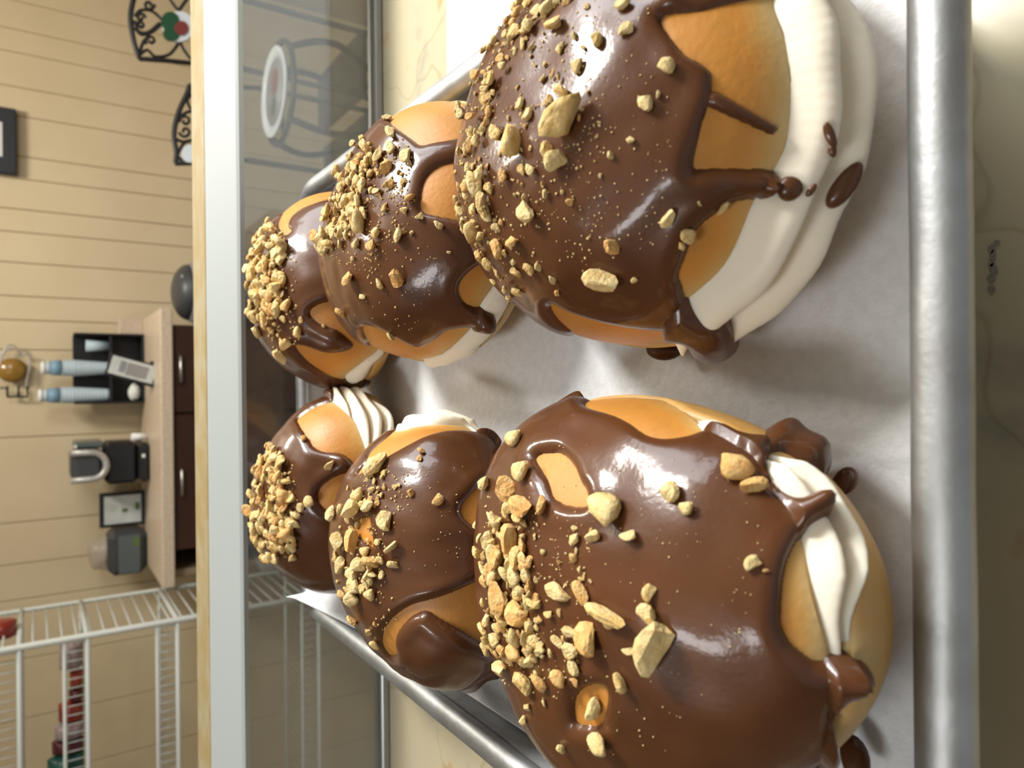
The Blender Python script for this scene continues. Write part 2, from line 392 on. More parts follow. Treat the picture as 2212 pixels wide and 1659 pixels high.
for i in range(len(rings)-1):
    if i == 5: continue
    for k in range(n):
        Fc.append((i*n+k, i*n+(k+1) % n, (i+1)*n+(k+1) % n, (i+1)*n+k))
Fc.append(tuple(range(5*n, 6*n))); Fc.append(tuple(range(6*n, 7*n))[::-1])
child_local(fixn(mk('pan_body', V, Fc, 'aluminium')), pan)
# rolled rim: closed loop with oval section
ctr = []
r = .034; NN = 12
base = rrect(PX0+.0056, PX1-.0056, PY0+.0056, PY1-.0056, r-.0056, NN)
bb = []
for i in range(len(base)):
    a = Vector(base[i]); b = Vector(base[(i+1) % len(base)]); L = (b-a).length; k = max(1, int(L/.008))
    for j in range(k): bb.append(a.lerp(b, j/k))
V = []; Fc = []; NS = 14; nn = SNoise(3, 22)
for i, p in enumerate(bb):
    t = (bb[(i+1) % len(bb)]-bb[i-1]).normalized(); nrm = Vector((t.y, -t.x))
    dn = float(nn(np.array([[p.x, p.y, 0]]))[0])*.00035
    for k in range(NS):
        a = 2*math.pi*k/NS
        q = p+nrm*(.0056*math.cos(a)); V.append((q.x, q.y, .0205+dn+.0045*math.sin(a)))
for i in range(len(bb)):
    j = (i+1) % len(bb)
    for k in range(NS): Fc.append((i*NS+k, i*NS+(k+1) % NS, j*NS+(k+1) % NS, j*NS+k))
child_local(fixn(mk('rolled_rim', V, Fc, 'aluminium')), pan)
# parchment: flat on the floor of the pan, climbing the left wall and the back-left corner
nx, ny = 90, 120
X = np.linspace(PX0+.011, PX1-.0165, nx); Y = np.linspace(PY0+.0135, PY1-.020, ny)
XX, YY = np.meshgrid(X, Y)
wv = SNoise(5, 14)(np.stack([XX, YY, 0*XX], -1))
edge = np.clip((PX0+.024-XX)/.013, 0, 1)
fr = np.clip((YY-.20)/.24, 0, 1)
Z = .0009+.0005*wv**2*np.clip((XX-PX0-.03)/.02, 0, 1)+edge**1.5*(.012+.020*fr**2)
XX2 = np.where(edge > 0, np.maximum(XX, PX0+.012+.001), XX)+edge*.0015
fe = np.clip((PY0+.019-YY)/.006, 0, 1); Z = Z+fe**2*.0035
be = np.clip((YY-(PY1-.030))/.012, 0, 1)*np.clip((.02-XX)/.05, 0, 1); Z = Z+be**2*.006
pp, _ = mkgrid('parchment_sheet', np.stack([XX2, YY, Z], -1), 'parchment', None, closed_u=False)
tag(pp, 'greyish white parchment sheet lining the sheet pan under the donuts', 'parchment')
sd_ = pp.modifiers.new('thick', 'SOLIDIFY'); sd_.thickness = .00025; sd_.offset = 1
# white sheet on the deck right of the pan
c0 = atz(966, 0, DZ+.001)
g = np.array([[(x, y, DZ+.0012+.0012*math.sin(x*40)*math.sin(y*30+1)**2) for x in np.linspace(.135, .60, 14)] for y in np.linspace(.02, float(c0[1]), 14)])
ws, _ = mkgrid('wax_paper_sheet', g, 'white_paper', None, closed_u=False); tag(ws, 'white wax paper sheet lying on the marbled deck beside the pan', 'paper')
so = ws.modifiers.new('thick', 'SOLIDIFY'); so.thickness = .0003; so.offset = 1
# ------------------------------------------------------------------ donuts
EXP = .9
class Body:
    def __init__(s, p):
        s.cx, s.cy, s.a, s.b, s.ze, s.H, s.c2, s.s2, s.c3, s.s3 = p
    def rm(s, t): return 1+s.c2*np.cos(2*t)+s.s2*np.sin(2*t)+s.c3*np.cos(3*t)+s.s3*np.sin(3*t)
    def pt(s, t, v, shrink=0., extra=0.):
        cr = np.abs(np.cos(v))**EXP; sz = np.sign(v)*np.abs(np.sin(v))**EXP
        z = np.where(v > 0, s.ze+sz*(s.H-shrink-s.ze), s.ze+sz*(s.ze-.001))
        m = s.rm(t)
        return np.stack([s.cx+((s.a-shrink)*m*cr+extra)*np.cos(t), s.cy+((s.b-shrink)*m*cr+extra)*np.sin(t), z+0*t], -1)
    def v_of_z(s, z):
        q = np.where(z >= s.ze, (z-s.ze)/(s.H-s.ze), (z-s.ze)/(s.ze-.001)); q = np.clip(q, -1, 1)
        return np.sign(q)*np.arcsin(np.abs(q)**(1/EXP))
    def hit(s, x, y):
        if not hasattr(s, 'bvh'):
            t = np.linspace(0, 2*np.pi, 129)[:-1]; v = np.linspace(-1.5, 1.5, 60)
            T, Vv = np.meshgrid(t, v); P = s.pt(T, Vv).reshape(-1, 3)
            idx = np.arange(60*128).reshape(60, 128); a = idx[:-1]; b = np.roll(idx, -1, 1)[:-1]; c = np.roll(idx, -1, 1)[1:]; d = idx[1:]
            s.bvh = BVHTree.FromPolygons([tuple(p) for p in P], np.stack([a, b, c, d], -1).reshape(-1, 4).tolist())
            s.P = P
        d = Vector(ray(x, y)).normalized(); h = s.bvh.ray_cast(Vector(CAM), d)
        if h[0] is None:   # silhouette miss: nearest profile point
            px, py, _ = proj(s.P); k = np.argmin((px-x)**2+(py-y)**2); return s.P[k]
        return np.array(h[0])
NAMES = {}
def peanut_protos():
    L = []
    g = np.random.default_rng(11)
    import bmesh
    for k in range(12):
        bm = bmesh.new(); bmesh.ops.create_icosphere(bm, subdivisions=2, radius=.5)
        nz = SNoise(200+k, .75, 16); nz2 = SNoise(300+k, 2.2, 24)
        sc = np.array([1, g.uniform(.62, .95), g.uniform(.5, .75)])
        planes = [(lambda n: n/np.linalg.norm(n))(g.normal(size=3)) for _ in range(7)]; ds = g.uniform(.20, .40, 7)
        for v in bm.verts:
            p = np.array(v.co)
            for n_, d_ in zip(planes, ds):
                e = p@n_-d_
                if e > 0: p = p-n_*e
            p = p*(1+.12*nz(p[None])[0]+.06*nz2(p[None])[0]+g.normal(0, .035))*sc; v.co = p
        me = bpy.data.meshes.new('peanut'); bm.to_mesh(me); bm.free()
        me.polygons.foreach_set('use_smooth', [k % 3 == 0]*len(me.polygons))
        L.append(me)
    out = {}
    for mn in ('peanut', 'peanut_toasted', 'peanut_pale'):
        out[mn] = []
        for me in L:
            m2 = me.copy(); m2.materials.append(MATS[mn]); out[mn].append(m2)
    return out
PROTO = peanut_protos()
def wrap(a): return (a+np.pi) % (2*np.pi)-np.pi
def donut(label, body, lid_px, bot_px, outer, holes, beads=(), slit_extra=.012, ridges=2, slope=0., cream_bulge=.0035, thick=.0019, extra_polys=(), drops=(), nuts=(), dense=(), crumbs=(), seed=1, seam=None, zmin_lid=None):
    B = Body(body); root = empty('filled_donut', (B.cx, B.cy, .0012), label, 'donut', 'chocolate and peanut topped cream donuts')
    shr = .0018
    # slit heights as functions of angle
    L = np.array([B.hit(*p) for p in lid_px]); Bt = np.array([B.hit(*p) for p in bot_px])
    tl = np.arctan2((L[:, 1]-B.cy)/B.b, (L[:, 0]-B.cx)/B.a); tb = np.arctan2((Bt[:, 1]-B.cy)/B.b, (Bt[:, 0]-B.cx)/B.a)
    mid = np.arctan2(np.sin(tl).mean(), np.cos(tl).mean())
    dl = wrap(tl-mid); db = wrap(tb-mid)
    ol = np.argsort(dl); ob = np.argsort(db); dl, zl = dl[ol], L[ol, 2]; db, zb = db[ob], Bt[ob, 2]
    zs = seam if seam else B.ze
    lo = min(dl[0], db[0])-.25; hi = max(dl[-1], db[-1])+.25
    def fz(t, d_, z_):
        w = wrap(t-mid); k = np.interp(w, d_, z_)
        fade = np.clip((w-lo)/.25, 0, 1)*np.clip((hi-w)/.25, 0, 1); fade = fade*fade*(3-2*fade)
        return zs+(k-zs)*fade
    def smooth_t(f):
        tt = np.linspace(0, 2*np.pi, 361)[:-1]; y = f(tt); ker = np.hanning(15); ker /= ker.sum()
        ys = np.convolve(np.r_[y[-20:], y, y[:20]], ker, 'same')[20:-20]
        return lambda t: np.interp(np.mod(t, 2*np.pi), np.r_[tt, 2*np.pi], np.r_[ys, ys[0]])
    ZL = smooth_t(lambda t: fz(t, dl, zl)); ZB0 = smooth_t(lambda t: fz(t, db, zb))
    ZB = lambda t: np.minimum(ZB0(t), ZL(t)-.0004)
    nb = SNoise(seed, 26); nb2 = SNoise(seed+50, 9)
    def addtone(o, used, tone):
        a = o.data.attributes.new('tone', 'FLOAT', 'POINT'); a.data.foreach_set('value', tone.reshape(-1)[used].astype(np.float32))
    t = np.linspace(0, 2*np.pi, 193)[:-1]
    # lid
    vl = B.v_of_z(ZL(t)); s = np.linspace(0, 1, 44)[:, None]**1.2
    T = np.repeat(t[None], 44, 0); VV = vl[None]+(np.pi/2-.02-vl[None])*s
    P = B.pt(T, VV, shr); lump = nb2(P)*.0010+nb(P)*.0004
    cdir = P-np.array([B.cx, B.cy, B.ze]); cdir /= np.linalg.norm(cdir, axis=-1, keepdims=True)
    P = P+cdir*lump[..., None]
    jag = nb(P[0]*3)*.0008
    P[0, :, 2] += jag
    c = np.array([B.cx, B.cy, 0])
    ins = []
    for k, (f, dz) in enumerate([(.55, .004), (.86, .002), (.955, -.0003)]):
        q = P[0].copy(); q[:, :2] = c[:2]+(q[:, :2]-c[:2])*f; q[:, 2] += dz; ins.append(q)
    P2 = np.concatenate([np.array(ins), P]); 
    hgt = (P[..., 2]-ZL(t)[None])/(B.H-ZL(t)[None]); tone = np.clip(hgt*2.4-.06, -.05, .54)+nb2(P*1.7)*.10
    tone2 = np.concatenate([np.full((3, len(t)), -.1), tone])
    lid, used = mkgrid('lid', P2, 'bun', None, cap_first=True, cap_last=True); child_local(lid, root)
    addtone(lid, np.arange(P2.shape[0]*P2.shape[1]), tone2)
    # bottom half
    vb = B.v_of_z(ZB(t)); s = np.linspace(0, 1, 24)[:, None]
    v0 = -np.pi/2*.93
    VV = v0+(vb[None]-v0)*s; P = B.pt(np.repeat(t[None], 24, 0), VV, shr*.6)
    P = P+np.stack([np.cos(t), np.sin(t), 0*t], -1)[None]*(nb2(P)*.0008+nb(P)*.0004)[..., None]
    P[-1, :, 2] += nb(P[-1]*4)*.0007
    ins = []
    for f, dz in [(.965, .0004), (.90, -.0012), (.5, -.003)]:
        q = P[-1].copy(); q[:, :2] = c[:2]+(q[:, :2]-c[:2])*f; q[:, 2] += dz+nb(q*4)*.0008; ins.append(q)
    Pb = np.concatenate([P, np.array(ins)])
    tone = np.concatenate([np.clip(.50-s*.5, 0, .62)+0*t[None]+nb2(P*2)*.10, np.full((3, len(t)), -.1)])
    bo, used = mkgrid('bun_base', Pb, 'bun', None, cap_first=True, cap_last=True); child_local(bo, root)
    addtone(bo, np.arange(Pb.shape[0]*Pb.shape[1]), tone)
    # cream between the halves: ridged band closed on the inside
    tw = np.linspace(lo-.02, hi+.02, 220)+mid; ns = 40; S = np.linspace(0, 1, ns)[:, None]
    z0 = ZB(tw)-.0006; z1 = ZL(tw)+.0012; gap = np.clip((z1-z0-.0018)/.008, 0, 1)
    Zc = z0+(z1-z0)*S
    ph = S*ridges+slope*(tw-mid)[None]
    prof = np.abs(np.sin(np.pi*ph))**.55
    env = np.clip(np.minimum(S, 1-S)*7, 0, 1)**.5
    r0 = B.pt(np.repeat(tw[None], ns, 0), B.v_of_z(Zc), shr)
    rad = (prof*cream_bulge*1.6-cream_bulge*.55)*env*gap-.0012*(1-env)
    rad = rad-.003*(1-gap)
    rad = rad+nb(r0*2.0)*.0010*gap+SNoise(seed+9, 60)(r0)*.0006*gap+np.sin(tw*150+4*S)*.00004*gap
    Pc = r0+np.stack([np.cos(tw), np.sin(tw), 0*tw], -1)[None]*rad[..., None]
    inner = Pc[[-1, 0]].copy(); inner[..., :2] = c[:2]+(inner[..., :2]-c[:2])*.6
    Pc = np.concatenate([Pc, inner, Pc[:1]])
    cr_, _ = mkgrid('cream_filling', Pc, 'cream', None, closed_u=False); child_local(cr_, root)
    # glaze draped over lid, cream and base
    NT, NV = 400, 210
    t = np.linspace(0, 2*np.pi, NT+1)[:-1]; v = np.linspace(-1.15, np.pi/2-.004, NV)[:, None]
    T = np.repeat(t[None], NV, 0); VV = np.repeat(v, NT, 1); P = B.pt(T, VV, shr)
    lump = nb2(P)*.0010+nb(P)*.0004
    cdir = P-np.array([B.cx, B.cy, B.ze]); cdir /= np.linalg.norm(cdir, axis=-1, keepdims=True)
    P = P+cdir*lump[..., None]
    inslit = (P[..., 2] < ZL(t)[None]) & (P[..., 2] > ZB(t)[None])
    du = np.roll(P, -1, 1)-np.roll(P, 1, 1); dv = np.gradient(P, axis=0); N = np.cross(du, dv); N /= np.linalg.norm(N, axis=-1, keepdims=True)+1e-12
    px, py, dep = proj(P)
    wob = SNoise(seed+3, 45)(P)*4
    sd = polysd(px, py, chaikin(outer))
    for e in extra_polys: sd = np.maximum(sd, polysd(px, py, e))
    for h in holes: sd = np.minimum(sd, -polysd(px, py, chaikin(h)))
    sd = sd+np.where(np.abs(sd) < 40, wob*.5, 0)
    sdm = sd*dep/F
    th = np.full(sd.shape, thick)*(1+.25*nb2(P*1.3))
    for x, y, rp, ex in beads: th = th+ex*np.exp(-((px-x)**2+(py-y)**2)/rp**2)
    w = .0028
    q = np.clip(sdm/w, 0, 1)
    hh = th*np.sqrt(np.clip(1-(1-q)**2, 0, 1))+th*.16*np.exp(-((sdm-.0035)/.0022)**2)*(sdm > 0)
    hh = np.where(sdm < 0, np.maximum(sdm*1.0, -.0035), hh)
    hh = hh+np.where(inslit, cream_bulge*.55, 0)*np.clip(sdm/.002+.5, 0, 1)
    hh = hh+np.where(sdm > 0, SNoise(seed+21, 75)(P)*.00028+SNoise(seed+22, 33)(P)*.0007, 0)*np.clip(sdm/.003, 0, 1)
    G = P+N*hh[..., None]
    G[..., 2] = np.maximum(G[..., 2], .0014)
    gl, used = mkgrid('chocolate_glaze', G, 'chocolate', None, keep=(sdm > -.003), cap_last=True); child_local(gl, root)
    # loose chocolate drops hanging on the cream / paper
    for x, y, rx, ry, ang, zz in drops:
        if zz is None:
            best = None
            for q_ in (cr_, lid, bo, gl):
                bq = BVHTree.FromPolygons([tuple(w_.co) for w_ in q_.data.vertices], [tuple(f_.vertices) for f_ in q_.data.polygons])
                h_ = bq.ray_cast(Vector(CAM), Vector(ray(x, y)).normalized())
                if h_[0] is not None and (best is None or h_[3] < best[3]): best = h_
            c_ = np.array(best[0]) if best else np.array(B.hit(x, y))
        else: c_ = atz(x, y, zz)
        dp = (c_-CAM)@FW; s_ = dp/F
        d_ = (CAM-c_)/np.linalg.norm(CAM-c_)
        bx = -UP*math.cos(ang)+(-RT)*math.sin(ang); by = np.cross(d_, bx); by /= np.linalg.norm(by); bx = np.cross(by, d_)
        Vv = []; n1, n2 = 10, 18
        rz_ = min(rx, ry)*s_*.8
        for i in range(n1):
            a = math.pi*i/(n1-1)
            for k in range(n2):
                b_ = 2*math.pi*k/n2
                Vv.append(c_+d_*(rz_*math.cos(a)*.8+.001)+bx*rx*s_*math.sin(a)*math.cos(b_)*(1+.1*math.sin(b_+1))+by*ry*s_*math.sin(a)*math.sin(b_))
        V_ = np.array(Vv); V_[:, 2] = np.maximum(V_[:, 2], .0013)
        g_, _ = mkgrid('chocolate_drop', V_.reshape(n1, n2, 3), 'chocolate', None, cap_first=False); child_local(fixn(g_), root)
    # peanuts
    verts = [tuple(x) for x in np.concatenate([np.array([x.co for x in gl.data.vertices])])]
    faces = [tuple(p.vertices) for p in gl.data.polygons]
    o_ = len(verts)
    verts += [tuple(x.co) for x in lid.data.vertices]; faces += [tuple(i+o_ for i in p.vertices) for p in lid.data.polygons]
    bv = BVHTree.FromPolygons(verts, faces)
    gr = np.random.default_rng(seed+100)
    rootinv = Matrix.Translation(root.location).inverted()
    def drop(x, y, size, asp=1., ang=None, lift=.18, tone=None):
        h = bv.ray_cast(Vector(CAM), Vector(ray(x, y)).normalized())
        if h[0] is None: return None
        loc, nrm = h[0], h[1]
        if nrm.dot(Vector(CAM)-loc) < 0: nrm = -nrm
        return loc, nrm
    def add_nut(x, y, size, asp=1., tone=None, lift=.2):
        r_ = drop(x, y, size)
        if r_ is None: return
        loc, nrm = r_; dp = (Vector(CAM)-loc).dot(-Vector(FW)); S_ = size*abs(dp)/F*1.38
        mn = tone or gr.choice(['peanut', 'peanut', 'peanut_toasted', 'peanut_pale', 'peanut_pale'])
        me = PROTO[mn][gr.integers(0, 7 if size > 20 else 12)]
        o = bpy.data.objects.new('peanut_piece', me); COL.objects.link(o)
        q = nrm.to_track_quat('Z', 'Y').to_matrix().to_4x4()
        o.parent = root
        o.matrix_parent_inverse = rootinv
        o.matrix_basis = Matrix.Translation(loc+nrm*S_*lift) @ q @ Matrix.Rotation(gr.uniform(0, 6.28), 4, 'Z') @ Matrix.Rotation(gr.uniform(-.4, .4), 4, 'X') @ Matrix.Diagonal((S_*(asp**.5), S_/(asp**.5)*1.1, S_*gr.uniform(.85, 1.15), 1))
    cnt = 0
    for n_ in nuts:
        x, y, sz = n_[:3]; add_nut(x, y, sz, n_[3] if len(n_) > 3 else 1., n_[4] if len(n_) > 4 else None); cnt += 1
    for poly, N_, s0, s1, pw in dense:
        pa = np.array(poly, float); k = 0; tries = 0
        while k < N_ and tries < N_*20 and cnt < 290:
            tries += 1
            x = gr.uniform(pa[:, 0].min(), pa[:, 0].max()); y = gr.uniform(pa[:, 1].min(), pa[:, 1].max())
            if polysd(np.array([x]), np.array([y]), poly)[0] < 0: continue
            add_nut(x, y, s0+(s1-s0)*gr.random()**pw, gr.uniform(.8, 1.5), None, gr.choice([.15, .25, .5])); k += 1; cnt += 1
    Vv = []; Ff = []
    for poly, N_, s0, s1 in crumbs:
        pa = np.array(poly, float); k = 0; tries = 0
        while k < N_ and tries < N_*20:
            tries += 1
            x = gr.uniform(pa[:, 0].min(), pa[:, 0].max()); y = gr.uniform(pa[:, 1].min(), pa[:, 1].max())
            if polysd(np.array([x]), np.array([y]), poly)[0] < 0: continue
            r_ = drop(x, y, 5)
            if r_ is None: continue
            k += 1; loc, nrm = r_; S_ = gr.uniform(s0, s1)*abs((Vector(CAM)-loc).dot(-Vector(FW)))/F*.5
            o_ = len(Vv); q = Matrix.Rotation(gr.uniform(0, 6), 3, Vector(gr.normal(size=3)))
            for d_ in ((1, 0, 0), (-.8, .2, 0), (0, 1, 0), (.1, -.9, 0), (0, 0, .8), (0, 0, -.8)):
                Vv.append(loc+nrm*S_*.3+q @ Vector(d_)*S_*gr.uniform(.7, 1.25))
            for a, b, c_ in ((0, 2, 4), (2, 1, 4), (1, 3, 4), (3, 0, 4), (2, 0, 5), (1, 2, 5), (3, 1, 5), (0, 3, 5)): Ff.append((a+o_, b+o_, c_+o_))
    if Vv:
        o = mk('peanut_crumbs', Vv, Ff, 'peanut_pale', None, False); child_local(o, root); o['kind'] = 'stuff'
    return root
T_, P_ = 'peanut_toasted', 'peanut_pale'
donut('front right donut, largest cream ridges showing, chocolate glaze with big peanut chunks', (0.0637, 0.1473, 0.058, 0.0614, 0.0214, 0.0681, -0.0455, 0.0286, 0.0047, -0.0035),
  [(1687, 22), (1712, 73), (1718, 130), (1727, 200), (1727, 270), (1712, 330), (1690, 375), (1668, 420), (1645, 470), (1617, 543), (1574, 597), (1541, 619), (1508, 648)],
  [(1801, 0), (1839, 49), (1861, 108), (1872, 163), (1877, 217), (1872, 285), (1858, 366), (1800, 470), (1766, 545), (1725, 632), (1687, 673), (1644, 700), (1584, 722)],
  [(1100, -120), (1000, 60), (940, 300), (950, 500), (1020, 640), (1100, 720), (1200, 760), (1255, 752), (1250, 728), (1215, 700), (1190, 668), (1190, 648), (1228, 668), (1304, 694), (1380, 706), (1440, 710), (1475, 712),
   (1490, 738), (1520, 756), (1560, 752), (1584, 725), (1585, 690), (1570, 665), (1535, 655), (1500, 658), (1478, 645), (1470, 610), (1462, 594), (1481, 548), (1495, 510), (1512, 486), (1545, 461), (1580, 434), (1644, 426), (1674, 407), (1680, 385), (1660, 369),
   (1617, 365), (1535, 366), (1490, 372), (1500, 325), (1522, 244), (1532, 222), (1536, 176), (1530, 152), (1508, 136), (1476, 119), (1449, 84), (1430, 57), (1427, 41), (1441, 30), (1508, 26), (1541, 16), (1600, 2), (1690, -10), (1700, -120)],
  [], beads=[(1530, 705, 45, .0028), (1650, 395, 40, .0015), (1450, 20, 30, .0015)], extra_polys=[[(1525, 205), (1545, 200), (1680, 276), (1672, 290), (1655, 287), (1530, 228)]],
  drops=[(1704, 408, 27, 27, 0, None), (1822, 405, 55, 24, -.95, None), (1792, 290, 30, 11, 1.2, None), (1798, 325, 14, 9, 1.4, None), (1752, 412, 16, 8, -.9, None), (1430, 757, 38, 22, .1, .008)],
  ridges=2, slope=.06, cream_bulge=.0055,
  nuts=[(1228, 262, 84, 1.3), (1205, 350, 44, .8, P_), (1117, 308, 58), (1040, 397, 46, 1.5, P_), (1145, 455, 42, 1, P_), (1058, 462, 28, 1, P_), (1028, 500, 40), (1112, 518, 28), (1078, 535, 34, 1, T_), (1305, 597, 60, 1.1, P_), (1325, 532, 32, 1, T_), (1445, 470, 34), (1487, 508, 34, 1.5), (1470, 530, 16), (1197, 602, 18, 1, P_), (1205, 632, 16), (1120, 627, 26), (1114, 585, 20), (1145, 580, 24), (1165, 577, 16),
   (1290, 88, 32), (1355, 68, 28, 1, P_), (1441, 148, 34, 1, P_), (1394, 220, 30, 1.6, P_), (1422, 205, 14, 1, P_), (1252, 140, 28, 1.7, P_), (1205, 55, 40), (1190, 20, 36), (1226, 4, 22), (1348, 8, 30, 1, P_), (1268, 16, 14), (1145, 62, 30), (1115, 75, 30), (1160, 30, 26), (1125, 225, 22), (1142, 248, 24), (1080, 288, 36), (1185, 325, 30), (1130, 368, 22), (1152, 366, 26), (1093, 380, 26, 1, T_), (1180, 418, 16, 1, P_), (1232, 440, 12), (1215, 415, 10), (1365, 302, 16, 1, P_), (1321, 336, 16, 1, P_), (1298, 380, 9), (1150, 697, 24), (1140, 684, 14), (1050, 215, 26), (1060, 240, 24), (1372, 605, 14), (1180, 225, 14), (1215, 200, 30), (1190, 215, 18), (1243, 80, 16), (1210, 110, 18), (1262, 105, 14), (1558, 445, 22, 1.6, P_), (1512, 440, 9, 1.4, P_)],
  dense=[([(1105, -20), (1060, 80), (1010, 190), (985, 300), (985, 420), (1000, 500), (1060, 590), (1080, 560), (1060, 470), (1060, 300), (1075, 190), (1150, 70), (1220, -10)], 165, 9, 28, 1.8), ([(1000, 480), (1060, 590), (1110, 650), (1140, 620), (1100, 520), (1070, 460)], 22, 9, 20, 2), ([(1070, 200), (1080, 480), (1240, 470), (1290, 200), (1200, 20)], 40, 8, 15, 2)],
  crumbs=[([(1100, 0), (1000, 200), (985, 400), (1090, 600), (1300, 560), (1300, 0)], 420, 3, 9), ([(1250, 0), (1250, 620), (1460, 500), (1480, 250), (1400, 0)], 150, 2, 7)], seed=1)
donut('front left donut, broad chocolate glaze with row of thick peanut chunks, cream slit at front', (-0.0546, 0.1416, 0.0558, 0.0629, 0.0314, 0.0635, -0.0222, -0.0162, -0.0393, 0.0257),
  [(1401, 838), (1434, 850), (1461, 862), (1500, 885), (1545, 928), (1600, 958), (1655, 1000), (1690, 1075), (1740, 1140), (1748, 1200), (1752, 1250), (1767, 1299), (1776, 1339), (1789, 1385), (1797, 1415), (1800, 1500), (1800, 1590)],
  [(1490, 878), (1567, 902), (1600, 930), (1660, 970), (1778, 1039), (1811, 1125), (1838, 1172), (1849, 1250), (1838, 1326), (1840, 1366), (1850, 1400), (1830, 1500), (1812, 1600)],
  [(1352, 740), (1350, 852), (1293, 858), (1271, 867), (1262, 875), (1271, 884), (1298, 892), (1331, 902), (1361, 917), (1380, 932), (1404, 946), (1439, 952), (1491, 944), (1518, 933), (1540, 930), (1572, 941), (1594, 955), (1626, 963), (1651, 960), (1649, 936), (1662, 912), (1686, 905), (1708, 905), (1737, 920), (1775, 930), (1812, 955), (1825, 985), (1815, 1012), (1797, 1022), (1775, 1030), (1762, 1020), (1743, 1012), (1705, 990), (1689, 982), (1667, 984), (1651, 995), (1651, 1017), (1659, 1041), (1675, 1066), (1694, 1082), (1718, 1092), (1740, 1083), (1756, 1085), (1773, 1096), (1777, 1117), (1773, 1134), (1756, 1140), (1743, 1142), (1729, 1155), (1710, 1185), (1697, 1215), (1689, 1252), (1685, 1317), (1686, 1353), (1702, 1388), (1729, 1410), (1755, 1430), (1781, 1428), (1830, 1416), (1857, 1423), (1873, 1440), (1876, 1459), (1868, 1475), (1830, 1486), (1811, 1499), (1794, 1526), (1789, 1551), (1794, 1583), (1799, 1610), (1786, 1635), (1762, 1659), (1740, 1750), (1300, 1800), (1100, 1620), (980, 1400), (960, 1020), (1060, 800), (1250, 730)],
  [[(1157, 990), (1171, 980), (1195, 978), (1217, 980), (1233, 995), (1247, 1014), (1258, 1041), (1271, 1058), (1275, 1077), (1274, 1096), (1244, 1098), (1222, 1093), (1195, 1079), (1187, 1044), (1174, 1022), (1160, 1001)],
   [(1244, 1507), (1260, 1483), (1288, 1474), (1312, 1480), (1317, 1502), (1312, 1535), (1301, 1570), (1271, 1567), (1247, 1562), (1243, 1535)]],
  beads=[(1765, 975, 55, .006), (1690, 940, 35, .003), (1752, 1112, 34, .004), (1840, 1450, 34, .0022)],
  drops=[(1822, 1040, 24, 36, .6, .010), (1845, 1640, 30, 50, .0, .008)],
  ridges=2, slope=-.9, cream_bulge=.0045,
  nuts=[(1580, 1017, 62, 1.6, T_), (1628, 1054, 42, 1.2, T_), (1450, 1066, 46, .8, P_), (1486, 1096, 32, 1, P_), (1325, 1106, 74, 1.7, P_), (1365, 1160, 36, 1, P_), (1286, 1160, 30), (1245, 1163, 26, 1, P_), (1241, 1205, 20), (1132, 1016, 42, 1.4, P_), (1117, 948, 38, 1, P_), (1103, 935, 28), (1052, 1045, 34, .6, P_), (1102, 1060, 50, 1, T_), (1137, 1095, 56, 1, T_), (1174, 1092, 32, 1, T_), (1420, 1398, 84, 1.3, P_), (1362, 1404, 24, 1.3, P_), (1278, 1374, 58, 1, T_), (1318, 1325, 56, 2.2), (1263, 1280, 44, 1, T_), (1212, 1276, 38, .6, P_), (1406, 1282, 30), (1398, 1326, 38), (1343, 1470, 38), (1287, 1525, 44, 1.5, P_), (1301, 1608, 52), (1213, 1610, 24, 1, P_), (1234, 1362, 28, 1, P_), (1232, 1404, 36, 1.7, P_), (1240, 1436, 30, 1.6, P_), (1208, 1384, 26, 1, P_), (1190, 1326, 22), (1136, 1474, 42), (1174, 1470, 38), (1211, 1466, 36, 1, T_), (1088, 1440, 38, 1, P_), (1144, 1526, 20, 1, P_), (1178, 1518, 16, 1, P_), (1134, 1553, 22), (1626, 1219, 30, 1, P_), (1655, 1233, 11, 1.4), (1245, 1470, 20), (1320, 1345, 22),
   (1078, 1125, 44), (1110, 1165, 50, 1, T_), (1060, 1170, 36, 1, P_), (1085, 1205, 46, 1, T_), (1125, 1205, 40), (1075, 1245, 40, 1, P_), (1122, 1243, 42, 1, P_), (1090, 1290, 60, 1, T_), (1125, 1320, 48), (1060, 1335, 34), (1095, 1345, 36), (1150, 1355, 30), (1075, 1380, 30), (1120, 1375, 38), (1160, 1382, 34), (1120, 1412, 42, 1, T_), (1170, 1400, 26), (1050, 1255, 26), (1055, 1400, 26), (1145, 1300, 30)],
  dense=[([(1040, 1100), (1040, 1320), (1075, 1440), (1180, 1430), (1170, 1300), (1140, 1180), (1130, 1090)], 110, 11, 30, 1.4), ([(1150, 1120), (1160, 1480), (1260, 1460), (1300, 1150)], 30, 8, 15, 2)],
  crumbs=[([(1050, 1050), (1040, 1350), (1100, 1500), (1240, 1520), (1280, 1150), (1200, 1090)], 260, 3, 8), ([(1200, 950), (1250, 1640), (1450, 1620), (1680, 1240), (1600, 980)], 130, 2, 6)], seed=2)
